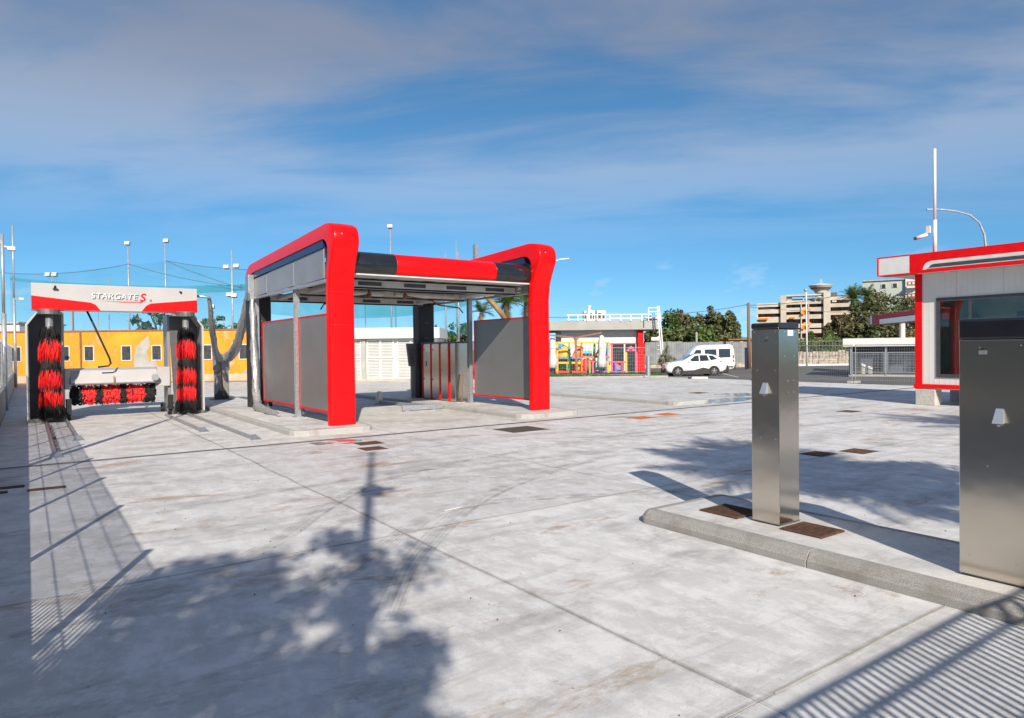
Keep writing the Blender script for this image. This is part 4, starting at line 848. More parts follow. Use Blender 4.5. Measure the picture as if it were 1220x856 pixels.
gt = thing('sliding_gate', 'galvanised barred sliding gate at the yard entrance', 'gate', (5, -.93, 0))
for z in (1.96,1.79,1.45,.80,.10): MB().box((1.55,-.945,z),(10.6,-.915,z+.026)).build('rail', 'galv', gt)
bars = MB()
for q in range(122): u = 1.58+q*.0735; bars.box((u-.013,-.938,.14),(u+.013,-.922,1.97))
o = bars.build('bars', 'galv', gt); o['kind'] = 'stuff'
for u in (1.52, 6.0, 10.6): MB().box((u-.04,-.97,.05),(u+.04,-.89,2.02)).build('stile', 'galv', gt)
def site_pole(u, v, h, label, lamps, r=.06):
    t = thing('floodlight_pole', label, 'pole', (u, v, 0))
    MB().tube([(u,v,0),(u,v,h*.55)], r*1.25, 10).tube([(u,v,h*.55),(u,v,h)], r*.8, 10).build('pole', 'pole_grey', t, smooth=True)
    for (z, du, dv) in lamps:
        MB().bar((u,v,z),(u+du*.8,v+dv*.8,z),.04).build('bracket', 'pole_grey', t)
        MB().box((u+du-.12,v+dv-.12,z-.08),(u+du+.12,v+dv+.12,z+.06)).build('lamp', 'white_paint', t, bevel=.03)
site_pole(-.5, 13.2, 9.0, 'tall grey pole by the boundary wall, throwing a long thin shadow across the lane', [(8.6,.35,.1)])
site_pole(-.62, 29.0, 6.0, 'tall grey pole by the boundary wall with camera and lamp, short of the gantry end', [(5.55,.25,.15),(5.75,-.1,.2)])
site_pole(-.55, 48.6, 9.3, 'tall grey pole at the wall, beside the yellow building', [(8.0,-.3,-.3),(5.1,.35,-.2)])
lp = thing('lamp_post', 'tall street lamp post with a box and short arm outside the gate', 'lamp post', (-1.17, -2.2, 0))
MB().tube([(-1.17,-2.2,0),(-1.17,-2.2,6.8)], .065, 12).tube([(-1.17,-2.2,6.8),(-1.17,-2.2,9.3)], .05, 10).build('pole', 'pole_grey', lp, smooth=True)
B((-1.28,-2.3,6.95),(-1.0,-2.1,7.3), 'box', 'pole_grey', lp); MB().bar((-1.0,-2.2,7.15),(-.82,-2.25,7.12),.09).build('arm', 'pole_grey', lp)

# ================================================================== TREES
def quads(P, Nn, s, asp=.55):
    """leaf quads at P, facing Nn, half length s"""
    n = len(P); a = np.cross(Nn, RNG.normal(size=(n,3))); a /= np.linalg.norm(a, axis=1)[:,None]+1e-9; b = np.cross(Nn, a)
    s = s[:,None]; a = a*s; b = b*s*asp
    return np.stack([P-a-b*.35, P+b*-.9, P+a-b*.2, P+b*.9], 1).reshape(-1,3)
def np_mesh(name, V, k, mt_, parent):
    nf = len(V)//k; me = bpy.data.meshes.new(name)
    me.vertices.add(len(V)); me.vertices.foreach_set('co', np.ascontiguousarray(V, np.float32).ravel())
    me.loops.add(len(V)); me.loops.foreach_set('vertex_index', np.arange(len(V), dtype=np.int32))
    me.polygons.add(nf); me.polygons.foreach_set('loop_start', np.arange(0, len(V), k, dtype=np.int32)); me.polygons.foreach_set('loop_total', np.full(nf, k, np.int32))
    me.update(calc_edges=True); return link(name, me, mt_, parent)
def crown_pts(rad, n, nclump, clump=.3):
    """points in clumps spread through an ellipsoid, more of them near its skin"""
    d = RNG.normal(size=(nclump,3)); d /= np.linalg.norm(d, axis=1)[:,None]
    r = RNG.uniform(.35,1.0,nclump)**.6; cc = d*r[:,None]; cc[:,2] = np.where(cc[:,2] < -.55, cc[:,2]*.6, cc[:,2])
    sz = RNG.uniform(.55,1.25,nclump)*clump
    idx = RNG.integers(0, nclump, n); off = RNG.normal(size=(n,3)); off /= (np.linalg.norm(off, axis=1)[:,None]+1e-9); off *= (RNG.uniform(0,1,n)**.45)[:,None]
    P = cc[idx] + off*sz[idx][:,None]*np.array([1,1,.75])
    return P*np.array(rad), off
def tree(name, label, base, rad, zc, n, leaf, mt_, far=True, nclump=26, clump=.3, group=None, trunk_r=None, cat='tree', lean=(0,0)):
    t = thing(name, label, cat, base, 0, group, far)
    P, off = crown_pts(rad, n, nclump, clump); P += np.array([lean[0], lean[1], zc])
    Nn = off + np.array([0,0,.35]) + RNG.normal(size=(n,3))*.6; Nn /= np.linalg.norm(Nn, axis=1)[:,None]
    np_mesh('crown', quads(P, Nn, RNG.uniform(.6,1.35,n)*leaf), 4, mt_, t)
    tr = trunk_r or max(.08, zc*.035); top = zc - rad[2]*.3
    m = MB().tube([(0,0,-.05),(lean[0]*.3,lean[1]*.3,top*.5),(lean[0]*.7,lean[1]*.7,top)], [tr*1.3,tr,tr*.75], 8)
    for k in range(7):
        a = k*2.4; h0 = top*random.uniform(.55,1.0)
        m.tube([(lean[0]*.6,lean[1]*.6,h0),(lean[0]+rad[0]*.35*math.cos(a),lean[1]+rad[1]*.35*math.sin(a),zc),(lean[0]+rad[0]*.7*math.cos(a),lean[1]+rad[1]*.7*math.sin(a),zc+rad[2]*random.uniform(.0,.5))], [tr*.6,tr*.35,tr*.12], 6)
    m.build('trunk', 'bark', t, 'loc', smooth=True); return t
def palm(name, label, base, h, fl, nf, far=True, mt_='palm_leaf', trunk=.16, dead=6, droop=1.0, lean=(0,0), fan=False):
    t = thing(name, label, 'palm tree', base, 0, None, far); V = []; Dv = []
    top = Vector((lean[0], lean[1], h))
    for k in range(nf+dead):
        isd = k >= nf; a = k*2.39996+random.uniform(-.2,.2); el = R(random.uniform(5,80)) if not isd else R(random.uniform(-75,-35)); L_ = fl*random.uniform(.8,1.1)*(.75 if isd else 1)
        p = top.copy(); d = Vector((math.cos(a)*math.cos(el), math.sin(a)*math.cos(el), math.sin(el))); ns = 12
        pts = [p.copy()]
        for i in range(ns):
            p = p + d*(L_/ns); d = (d + Vector((0,0,-.13*droop*(i/ns+.4)))).normalized(); pts.append(p.copy())
        for i in range(1, ns):
            dd = (pts[i+1]-pts[i-1]).normalized(); sd = dd.cross(Vector((0,0,1)))
            if sd.length < .1: sd = Vector((1,0,0))
            sd.normalize(); ll = L_*.34*math.sin(math.pi*min(1,(i+1.5)/(ns+1)))
            for sgn in (-1,1):
                for q in range(2):
                    b0 = pts[i] + (pts[i+1]-pts[i])*(q*.5); tip = b0 + (sd*sgn + dd*.7 + Vector((0,0,-.25+random.uniform(-.25,.2)))).normalized()*ll; w = dd*(L_*.018)
                    (Dv if isd else V).extend([tuple(b0-w), tuple(b0+w), tuple(tip)])
            w = sd*L_*.008
            (Dv if isd else V).extend([tuple(pts[i-1]-w), tuple(pts[i-1]+w), tuple(pts[i+1])])
    np_mesh('fronds', np.array(V), 3, mt_, t)
    if Dv: np_mesh('dead_fronds', np.array(Dv), 3, 'palm_dead', t)
    m = MB(); n = 9; m.tube([(lean[0]*(i/n)**1.4, lean[1]*(i/n)**1.4, h*i/n) for i in range(n+1)], [trunk*(1.2-.25*i/n)*(1+.06*(i%2)) for i in range(n+1)], 10)
    m.build('trunk', 'bark', t, 'loc', smooth=True); return t
# street trees outside the gate (their shade falls on the yard)
tree('street_tree', 'broad leafy street tree just outside the gate beside the lamp post', (-2.35,-3.2,0), (1.35,1.25,1.95), 4.95, 9000, .07, 'leaf', far=False, nclump=70, clump=.26, trunk_r=.13)
tree('street_tree', 'small leafy street tree outside the gate, lower and looser', (-1.9,-2.9,0), (.95,.85,.9), 3.2, 3000, .08, 'leaf', far=False, nclump=22, clump=.36, trunk_r=.07)
palm('street_palm', 'feathery palm outside the gate behind the steel pillars', (5.3,-3.2,0), 5.6, 2.4, 60, far=False, droop=.7, trunk=.14)
tree('street_tree', 'dense round street tree outside the gate between the two palms', (6.9,-2.2,0), (1.5,1.2,1.0), 4.3, 9000, .085, 'leaf_dark', far=False, nclump=30, clump=.36, trunk_r=.1)
palm('street_palm', 'feathery palm outside the gate nearer the cabin', (14.2,-2.6,0), 5.7, 2.0, 26, far=False, droop=.7, trunk=.14)
for k, (u, v, h, lb) in enumerate(((-4.6,-1.0,4.6,'nearest the gate'),(-4.9,2.2,5.0,'second along from the gate'),(-4.5,5.4,4.6,'third along from the gate'),(-4.8,8.8,4.9,'fourth along from the gate'),(-4.6,12.5,4.6,'fifth along from the gate'))):
    tree('garden_tree', 'dark olive tree beyond the boundary wall, ' + lb, (u,v,0), (1.7,2.0,2.3), h*.52, 3000, .2, 'leaf_dark', far=False, nclump=24, clump=.36, group='trees beyond the boundary wall')

# ================================================================== YELLOW BUILDING, NETS AND POLES BEHIND THE GANTRY
Y1 = 45.0
yb = thing('yellow_building', 'long low ochre yellow building with small barred windows and peeling plaster', 'building', (cx(150,Y1), Y1, 0), far=True)
X0, X1, ZT = cx(-45,Y1), cx(318,Y1), cz(150,395.2,Y1)
MB().box((X0,Y1,-.05),(X1,Y1+6,ZT)).build('wall', 'yellow_wall', yb, 'cam'); MB().box((X0-.05,Y1-.05,ZT),(X1+.05,Y1+6.05,ZT+.10)).build('coping', 'rust_pole', yb, 'cam')
MB().box((X0,Y1-.04,0),(X1,Y1,.45)).build('plinth', 'plinth', yb, 'cam')
for px in (77.5,106.5,151,187,247,291,20):
    x = cx(px,Y1); za, zb = 1.45, 2.36; hw = .28
    fr = MB().box((x-hw-.06,Y1-.05,za-.06),(x+hw+.06,Y1-.003,za)).box((x-hw-.06,Y1-.05,zb),(x+hw+.06,Y1-.003,zb+.06)).box((x-hw-.06,Y1-.05,za),(x-hw,Y1-.003,zb)).box((x+hw,Y1-.05,za),(x+hw+.06,Y1-.003,zb)).build('window_frame', 'white_trim', yb, 'cam')
    MB().box((x-hw,Y1-.012,za),(x+hw,Y1-.004,zb)).build('pane', 'window_dark', fr, 'cam')
    b = MB()
    for q in range(1,7): b.box((x-hw+q*hw/3.5-.012,Y1-.04,za),(x-hw+q*hw/3.5+.012,Y1-.025,zb))
    b.build('window_bars', 'steel_dark', fr, 'cam')
MB().tube([(cx(97,Y1),Y1-.08,0),(cx(97,Y1),Y1-.08,ZT)], .05, 8).build('downpipe', 'rust_pole', yb, 'cam')
MB().add([(cx(169+dx,Y1),Y1-.012,cz(169,y,Y1)) for dx,y in ((-9,440),(-9,424),(-5,412),(3,405),(8,400),(10,412),(6,420),(9,432),(16,428),(20,441))], [tuple(range(10))]).build('bare_plaster', 'concrete_old', yb, 'cam')
MB().add([(cx(292+dx,Y1),Y1-.014,cz(292,y,Y1)) for dx,y in ((-18,453),(-12,444),(-4,446),(4,437),(10,444),(22,440),(24,453))], [tuple(range(7))]).build('bare_plaster', 'concrete_old', yb, 'cam')
pb = thing('pale_house', 'pale flat-roofed house just showing behind the yellow building', 'building', (cx(5,60),60,0), far=True)
MB().box((cx(-60,60),60,0),(cx(24,60),66,cz(10,386,60))).build('wall', 'white_paint', pb, 'cam'); MB().box((cx(-61,60),59.8,cz(10,386,60)),(cx(25,60),66.2,cz(10,384,60))).build('roof_slab', 'concrete_old', pb, 'cam')
Y2 = 62.0
def flood(px, ytop, Y, label, heads, r=.07, ybot=None, wood=False):
    t = thing('floodlight_mast', label, 'mast', (cx(px,Y),Y,0), far=True); x = cx(px,Y); h = cz(px,ytop,Y)
    MB().tube([(x,Y,0),(x,Y,h)], [r*1.2,r*.8], 8).build('pole', 'wood' if wood else 'pole_grey', t, 'cam', smooth=True)
    for (dx, py) in heads:
        z = cz(px,py,Y); hx = x+dx*Y/F
        if abs(dx) > 1: MB().bar((x,Y,z),(hx,Y,z),.07).build('cross_arm', 'pole_grey', t, 'cam')
        MB().add([(hx-.22,Y-.24,z-.08),(hx+.22,Y-.24,z-.08),(hx+.17,Y+.1,z-.16),(hx-.17,Y+.1,z-.16),(hx-.22,Y-.16,z+.2),(hx+.22,Y-.16,z+.2),(hx+.17,Y+.12,z+.14),(hx-.17,Y+.12,z+.14)], [(0,1,2,3),(4,5,6,7),(0,1,5,4),(1,2,6,5),(2,3,7,6),(3,0,4,7)]).build('floodlight', 'white_paint', t, 'cam')
    return t
flood(155,294,Y2,'grey mast with a single boxy floodlight above the sign of the gantry',[(0,291)])
flood(199,291,Y2,'grey mast with a tilted floodlight right of the boxy one',[(2,288)])
flood(278,298,58,'slim mast with twin floodlights between the gantry and the bay',[(-6,319),(6,318),(-3,352),(3,353)])
flood(64,333,Y2,'short mast with twin floodlights above the left end of the gantry',[(-4,328),(4,328)])
flood(467,273,Y2,'grey mast with a boxy floodlight standing up behind the bay roof',[(0,271)])
flood(472,345,64,'grey mast seen under the bay roof, beside the net',[])
flood(436,345,63,'thin dark mast seen under the bay roof behind the white shutters',[],.05)
flood(545,287,66,'thin bare mast rising behind the red front beam',[],.05)
flood(532,300,61,'pale mast seen through the bay beside the trees',[],.06); flood(547,300,60,'pale mast close to the galvanised bay post',[],.07)
flood(131,331,66,'bare mast directly behind the gantry lettering',[],.05); flood(88,366,60,'short brown timber mast behind the yellow building',[],.08,wood=True); flood(118,370,64,'short slim mast behind the yellow building, by the supply hose',[],.05); flood(254,365,59,'short dark lamp mast behind the draped cable',[(0,366)],.05)
def net(name, label, Y, top, bot, mt_, dy=0.):
    n = len(top); m = MB()
    vs = [cp(px,py,Y+dy*i) for i,(px,py) in enumerate(top)] + [cp(px,py,Y+dy*i) for i,(px,py) in enumerate(bot)]
    return tag(m.add(vs, [(i,i+1,n+i+1,n+i) for i in range(n-1)]).build(name, mt_, None, 'cam'), label, 'net')
def arc(p, q, sag, n=10): return [(p[0]+(q[0]-p[0])*i/n, p[1]+(q[1]-p[1])*i/n + sag*4*(i/n)*(1-i/n)) for i in range(n+1)]
topL = arc((14,327),(155,315),3) + arc((155,315),(199,311),1)[1:] + arc((199,311),(310,322),3)[1:]
net('sports_net', 'fine teal sports net strung between masts behind the yellow building', 62.3, topL, [(p[0],402) for p in topL], 'net')
topR = arc((400,322),(472,318),3) + arc((472,318),(566,322),3)[1:]
net('sports_net', 'fine teal sports net seen under the bay roof', 62.6, topR, [(p[0],400) for p in topR], 'net')
net('folded_net', 'darker folded net hanging in a scallop under the bay roof line', 62.0, arc((300,345),(566,345),0,14), arc((300,372),(472,378),4,7)+arc((472,378),(566,362),2,7)[1:], 'net_dense')
net('folded_net', 'darker folded net strip sagging between the masts behind the gantry', 61.8, arc((14,331),(310,338),6,14), arc((14,334),(310,345),10,14), 'net_dense')
def cable(label, pts, Y, r=.025):
    o = MB().tube([cp(px,py,Y) for px,py in pts], r, 5).build('cable', 'steel_dark', None, 'cam'); tag(o, label, 'cable')
cable('slack cable from the left edge to the boxy floodlight mast', arc((0,325),(155,315),6), 61.5)
cable('slack cable between the two masts and on towards the bay', arc((155,315),(310,344),5), 61.4)
cable('upper cable from the tilted floodlight mast to the bay', arc((199,311),(320,322),3), 61.3)
cable('steep cable from the tilted floodlight mast down to the bay', arc((199,311),(300,347),2), 61.2)
tree('far_tree', 'dark round tree peeping over the yellow building behind the right brush', (cx(190,72),72,0), (2.6,2.2,2.4), cz(190,388,72), 900, .28, 'leaf_dark', nclump=18)
tree('far_tree', 'wide low tree over the yellow building behind the draped cable', (cx(272,74),74,0), (3.2,2.2,1.6), cz(272,393,74), 900, .28, 'leaf', nclump=18)

# white building with louvred shutters behind the bay
Y3 = 42.6
sb = thing('shutter_building', 'low white building with louvred shutters seen through the wash bay', 'building', (cx(460,Y3),Y3,0), far=True)
zt, zf2 = cz(460,391,Y3), cz(460,403.5,Y3)
xa, xb = cx(330,Y3), cx(524.5,Y3)
MB().box((xa,Y3-.35,zf2),(xb,Y3+5,zt)).build('roof_fascia', 'white_paint', sb, 'cam'); MB().box((xa+.2,Y3+.12,0),(xb-.2,Y3+4.8,zf2)).build('wall', 'white_paint', sb, 'cam'); MB().box((xa,Y3-.1,0),(xb-.1,Y3+.1,.12)).build('sill', 'plinth', sb, 'cam')
for px in (433.5, 394, 355, 512):
    MB().box((cx(px-2.4,Y3),Y3-.06,.12),(cx(px+2.4,Y3),Y3+.12,zf2)).build('pilaster', 'concrete_old', sb, 'cam')
for g0 in (437, 473, 398, 359):
    for k in range(2):
        for (ya, yb_) in ((406,426),(429,451.5)):
            a, b = g0+1.5+k*16, g0+15+k*16
            if b > 511: continue
            xa_, xb_ = cx(a,Y3), cx(b,Y3); z_a, z_b = max(.16, cz(a,yb_,Y3)), cz(a,ya,Y3)
            fr = MB().box((xa_-.07,Y3,z_a-.06),(xb_+.07,Y3+.1,z_a)).box((xa_-.07,Y3,z_b),(xb_+.07,Y3+.1,z_b+.06)).box((xa_-.07,Y3,z_a),(xa_,Y3+.1,z_b)).box((xb_,Y3,z_a),(xb_+.07,Y3+.1,z_b)).build('shutter', 'shutter', sb, 'cam')
            s = MB(); n = int((z_b-z_a)/.09)
            for q in range(n): z = z_a+(q+.5)*(z_b-z_a)/n; s.add([(xa_,Y3+.03,z-.045),(xb_,Y3+.03,z-.045),(xb_,Y3+.08,z+.03),(xa_,Y3+.08,z+.03)], [(0,1,2,3)])
            s.build('louvres', 'louvre', fr, 'cam')
for k, (px, yt, hw, Y, mt_, lb) in enumerate(((535,392,9,66,'leaf','light green tree seen through the bay beside the pale masts'),(549,381,13,72,'leaf_dark','taller dark tree seen through the bay behind the masts'),(520,386,5,80,'leaf_dark','small dark treetop above the shutter building'),(527,397,7,60,'leaf_olive','pale young tree beside the shutter building end'))):
    zc_ = (cz(px,yt,Y)+1.0)/2+.4; tree('far_tree', lb, (cx(px,Y),Y,0), (hw*Y/F,hw*Y/F,cz(px,yt,Y)-zc_), zc_, 900, .2, mt_, nclump=20)
palm('garden_palm', 'green palm with arching fronds above the grey right panel', (cx(604,52),52,0), cz(604,362,52), 2.3, 30, trunk=.2, dead=3)
palm('garden_palm', 'smaller bright palm beside the galvanised bay post', (cx(574,50),50,0), cz(574,373,50), 1.3, 22, trunk=.14, dead=2)
palm('garden_palm', 'palm half hidden behind the red right column', (cx(628,56),56,0), cz(628,358,56), 2.3, 26, trunk=.2, dead=2)
o = MB().tube([cp(571,347,50),cp(580,353,50),cp(589,363,50),cp(599,375,50),cp(604,384,50)], [.10,.16,.19,.2,.2], 8).build('bent_palm_stem', 'palm_dead', None, 'cam', smooth=True); tag(o, 'bent brown bare palm stem leaning over the grey panel', 'stem')

# ================================================================== PLAYHOUSE RESTAURANT
Y4 = 53.5
pc = thing('restaurant', 'low white restaurant with grey overhanging roof and red column', 'building', (cx(720,Y4),Y4,0), far=True)
zt, zb = cz(720,382.8,Y4), cz(720,393.6,Y4)
MB().box((cx(618,Y4),Y4-.95,zb),(cx(783.5,Y4),Y4+8,zt)).build('roof_slab', 'fascia_grey', pc, 'cam')
MB().box((cx(669,Y4),Y4,0),(cx(766,Y4),Y4+7,zb)).build('wall', 'white_paint', pc, 'cam')
MB().box((cx(759,Y4),Y4-.5,0),(cx(765.5,Y4),Y4-.002,zb)).build('red_column', 'red_flat', pc, 'cam'); MB().box((cx(765.6,Y4),Y4-.3,0),(cx(767.5,Y4),Y4-.003,cz(760,410,Y4))).build('red_fin', 'red_flat', pc, 'cam')
dw = MB().box((cx(728,Y4),Y4-.06,.05),(cx(759,Y4),Y4-.003,cz(740,409.5,Y4))).build('glass_front', 'window_dark', pc, 'cam')
for px in (729,744,758): MB().box((cx(px,Y4)-.06,Y4-.09,.05),(cx(px,Y4)+.06,Y4-.061,cz(740,409.5,Y4))).build('mullion', 'toy_pink' if px == 729 else 'white_trim', dw, 'cam')
MB().box((cx(727,Y4),Y4-.1,cz(740,410.2,Y4)),(cx(759,Y4),Y4-.062,cz(740,408.8,Y4))).build('lintel', 'toy_pink', dw, 'cam')
rl = thing('roof_railing', 'white railing and gantry pipes along the restaurant roof', 'railing', (cx(735,Y4),Y4-1,zt), far=True)
for (a, b, y, w) in ((676,788,375.3,.07),(676,788,380.5,.05),(727,788,379.3,.10)): MB().bar(cp(a,y+.3,Y4-1),cp(b,y-.8,Y4-1),w).build('rail', 'white_paint', rl, 'cam')
for px in (678,689,700,712,727,740,752,765,773,785): MB().bar(cp(px,375,Y4-1),cp(px,383,Y4-1),.08).build('post', 'white_paint', rl, 'cam')
ldr = thing('roof_ladder', 'white access ladder frame at the end of the restaurant roof', 'ladder', (cx(784,Y4),Y4-1.8,0), far=True)
for px in (783.3, 785.6): MB().bar(cp(px,365,Y4-1.9),(cx(px,Y4),Y4-1.9,0),.08).build('stile', 'white_paint', ldr, 'cam')
for q in range(14): MB().bar(cp(783.3,370+q*5.2,Y4-1.9),cp(785.6,370+q*5.2,Y4-1.9),.04).build('rung', 'white_paint', ldr, 'cam')
for y in (367,371.5): MB().bar(cp(773,y,Y4-1.9),cp(786,y,Y4-1.9),.07).build('top_rail', 'white_paint', ldr, 'cam')
MB().bar(cp(773,367,Y4-1.9),cp(773,381,Y4-1.9),.07).build('top_post', 'white_paint', ldr, 'cam'); MB().bar(cp(776,404,Y4-1.9),cp(785,404,Y4-1.9),.25).build('platform', 'white_paint', ldr, 'cam')
for (px, y0, w, lb) in ((699,370.5,6,'boxy white air unit on the restaurant roof, at the pipe stack'),(706,370,7,'middle white air unit on the restaurant roof'),(717,370,11,'wide rounded white air unit on the restaurant roof')):
    t = thing('air_unit', lb, 'air conditioner', (cx(px,Y4),Y4+1,zt), far=True); x = cx(px,Y4+1); hw = w*.5*(Y4+1)/F; z1_ = cz(px,y0,Y4+1)
    MB().box((x-hw,Y4+1,zt),(x+hw,Y4+2,z1_)).build('casing', 'white_paint', t, 'cam', bevel=.08); MB().box((x-hw*.7,Y4+.97,zt+.25),(x-hw*.1,Y4+.999,z1_-.2)).build('grille', 'frame_dark', t, 'cam'); MB().box((x+hw*.2,Y4+.97,zt+.25),(x+hw*.7,Y4+.999,zt+.5)).build('grille', 'frame_dark', t, 'cam')
t = thing('roof_chimney', 'short white pipe stack on the restaurant roof', 'chimney', (cx(702.5,Y4),Y4+.8,zt), far=True); MB().tube([(cx(702.5,Y4),Y4+.8,zt),cp(702.5,366,Y4+.8)], .13, 10).build('pipe', 'white_paint', t, 'cam'); MB().tube([cp(702.5,366,Y4+.8),cp(702.5,364.5,Y4+.8)], .17, 10).build('cap', 'white_paint', t, 'cam')
cable('thin wire along the edge of the restaurant roof', [(650,378.6),(690,378.3)], 54)
# playground frame
Y5 = 49.5; py0 = 'playground'
pg = thing('playground', 'colourful playground climbing frame in red, yellow, green and blue', 'playground', (cx(695,Y5),Y5,0), far=True)
cols = ['toy_yellow','toy_green','toy_orange','toy_green','toy_yellow','toy_blue']
for i, px in enumerate((664,678.5,693,708.5,726,724)):
    for dy in (0, 1.5): MB().bar((cx(px,Y5),Y5+dy,0),cp(px,408.5,Y5),.13).build('upright', cols[i], pg, 'cam')
for y, c, a, b in ((408.5,'toy_yellow',664,726),(426.5,'toy_blue',664,693),(426,'toy_orange',693,708.5),(425.5,'toy_red',708.5,726),(432.5,'toy_yellow',664,693),(443.5,'toy_red',664,708),(443.5,'toy_violet',708,726)):
    for dy in (0,1.5): MB().bar((cx(a,Y5),Y5+dy,cz(a,y,Y5)),(cx(b,Y5),Y5+dy,cz(b,y,Y5)),.13).build('cross_bar', c, pg, 'cam')
for (a, b, ya, yb_, c) in ((665,678,427.5,432,'toy_red'),(679,692,427,432,'toy_violet'),(665,677,434,443,'toy_green'),(694,708,418,425,'toy_cyan'),(679.5,692,434,443,'toy_orange'),(709,725,434,443,'toy_cyan'),(667,674,409.5,414,'toy_blue')):
    MB().box((cx(a,Y5),Y5+1.45,max(.02,cz(a,yb_,Y5))),(cx(b,Y5),Y5+1.5,cz(b,ya,Y5))).build('play_panel', c, pg, 'cam')
for (pa, pb_, ya, yb_, c) in ((666,676,420,414,'toy_yellow'),(666,677,424,419,'toy_yellow'),(683,691,425,413,'toy_orange'),(688,700,439,430,'toy_yellow')):
    MB().tube([cp(pa,ya,Y5+.6),cp((pa+pb_)/2,max(ya,yb_)+1,Y5+.5),cp(pb_,yb_,Y5+.4)], .32, 10).build('slide_tube', c, pg, 'cam', smooth=True)
MB().lathe([(.05,-.6),(.45,-.4),(.6,0),(.45,.4),(.05,.6)], (cx(700.5,Y5),Y5+.3,cz(700,437,Y5)), 12).build('play_ball', 'toy_red', pg, 'cam', smooth=True)
MB().bar(cp(710,424,Y5+.4),cp(716,411,Y5+.4),.12).build('slide_bar', 'toy_red', pg, 'cam')
pf = thing('play_fence', 'low violet and pink picket fence in front of the restaurant', 'fence', (cx(730,Y5),Y5-.3,0), far=True)
for y, c in ((431.5,'toy_pink'),(443,'toy_violet')): MB().bar(cp(705,y,Y5-.3),cp(746,y,Y5-.3),.1).build('rail', c, pf, 'cam')
for px, c in ((706,'toy_pink'),(714,'toy_orange'),(724,'toy_yellow'),(733,'toy_violet'),(741,'toy_red'),(702,'toy_green')): MB().bar(cp(px,430.5,Y5-.3),(cx(px,Y5),Y5-.3,0),.14).build('picket', c, pf, 'cam')
MB().add([cp(734,441,Y5-.25),cp(742,441,Y5-.25),cp(742,433,Y5-.25),cp(738,436,Y5-.25)], [(0,1,2,3)]).build('painted_board', 'toy_blue', pf, 'cam')
MB().add([cp(734,441,Y5-.27),cp(738,436,Y5-.27),cp(735,433,Y5-.27)], [(0,1,2)]).build('painted_board', 'toy_orange', pf, 'cam')
ph = thing('play_doorway', 'pink and yellow house-shaped playground doorway with pointed gable', 'doorway', (cx(752,Y5),Y5,0), far=True)
MB().bar(cp(746,420,Y5),(cx(746,Y5),Y5,0),.14).build('jamb', 'toy_yellow', ph, 'cam'); MB().bar(cp(758,420,Y5),(cx(758,Y5),Y5,0),.16).build('jamb', 'toy_pink', ph, 'cam')
x_ = [cp(745.5,418.5,Y5),cp(758.5,418.5,Y5),cp(752,412,Y5)]; MB().add(x_+[(p[0],p[1]+.1,p[2]) for p in x_], [(0,1,2),(3,4,5),(0,1,4,3),(1,2,5,4),(2,0,3,5)]).build('gable', 'toy_pink', ph, 'cam'); MB().lathe([(.02,0),(.14,.02),(.02,.04)], (cx(752,Y5),Y5-.05,cz(752,416.5,Y5)), 8).build('gable_mark', 'white_paint', ph, 'cam')
for px, yt, lb in ((658.5,402,'closed white parasol beside the red portal column'),(717,399.5,'closed white parasol in front of the play frame')):
    t = thing('closed_parasol', lb, 'parasol', (cx(px,48.5),48.5,0), far=True); x = cx(px,48.5); h = cz(px,yt,48.5)
    prof = [(.12,.5),(.30,.55),(.28,1.0),(.2,1.7),(.24,2.0),(.2,h-.45),(.16,h-.12),(.04,h)]
    m = MB().lathe(prof, (x,48.5,0), 14)
    for i in range(len(m.v)): k = i % 14; f_ = 1+.18*(k % 2); m.v[i] = (x+(m.v[i][0]-x)*f_, 48.5+(m.v[i][1]-48.5)*f_, m.v[i][2])
    m.build('canopy', 'canvas', t, 'cam', smooth=True); MB().tube([(x,48.5,0),(x,48.5,.6)], .04, 8).build('pole', 'frame_dark', t, 'cam'); MB().lathe([(.4,0),(.4,.08),(.1,.12)], (x,48.5,0), 12).build('base', 'frame_dark', t, 'cam')
bp_ = thing('awning_frame', 'rust brown post with two raised arms over the play frame', 'post', (cx(686.5,48),48,0), far=True)
MB().bar((cx(687,48),48,0),cp(686,403,48),.16).build('post', 'rust_pole', bp_, 'cam'); MB().bar(cp(686,402.5,48),cp(717,396.5,48),.10).build('arm', 'rust_pole', bp_, 'cam'); MB().bar(cp(686,402.5,48),cp(655,399.5,48),.10).build('arm', 'rust_pole', bp_, 'cam')
for s_ in (-3.5,3.5): MB().bar(cp(686.5,407,48),cp(686.5+s_,402,48),.08).build('brace', 'rust_pole', bp_, 'cam')
# verge with grass
struct(MB().box((cx(600,44.2),43.3,-.03),(cx(792,44.2),43.6,.10)).build('verge_kerb', 'concrete_old', None, 'cam'))
struct(MB().box((cx(600,44.2),43.6,-.03),(cx(790,44.2),47.2,.06)).build('verge', 'soil', None, 'cam'))
n = 9000; P = np.stack([RNG.uniform(cx(600,44.2),cx(789,44.2),n), RNG.uniform(43.65,47.1,n), np.full(n,.06)], 1)
a = RNG.uniform(0,6.28,n); w = np.stack([np.cos(a),np.sin(a),np.zeros(n)],1)*.03; tip = P + np.stack([RNG.normal(0,.04,n),RNG.normal(0,.04,n),RNG.uniform(.07,.2,n)],1)
V = np.stack([P-w,P+w,tip],1).reshape(-1,3); c_, s_ = math.cos(A), math.sin(A); V = np.stack([V[:,0]*c_+V[:,1]*s_, -V[:,0]*s_+V[:,1]*c_, V[:,2]],1)
o = np_mesh('grass', V, 3, 'grass', None); tag(o, 'strip of short green grass in front of the restaurant', 'grass', kind='stuff')

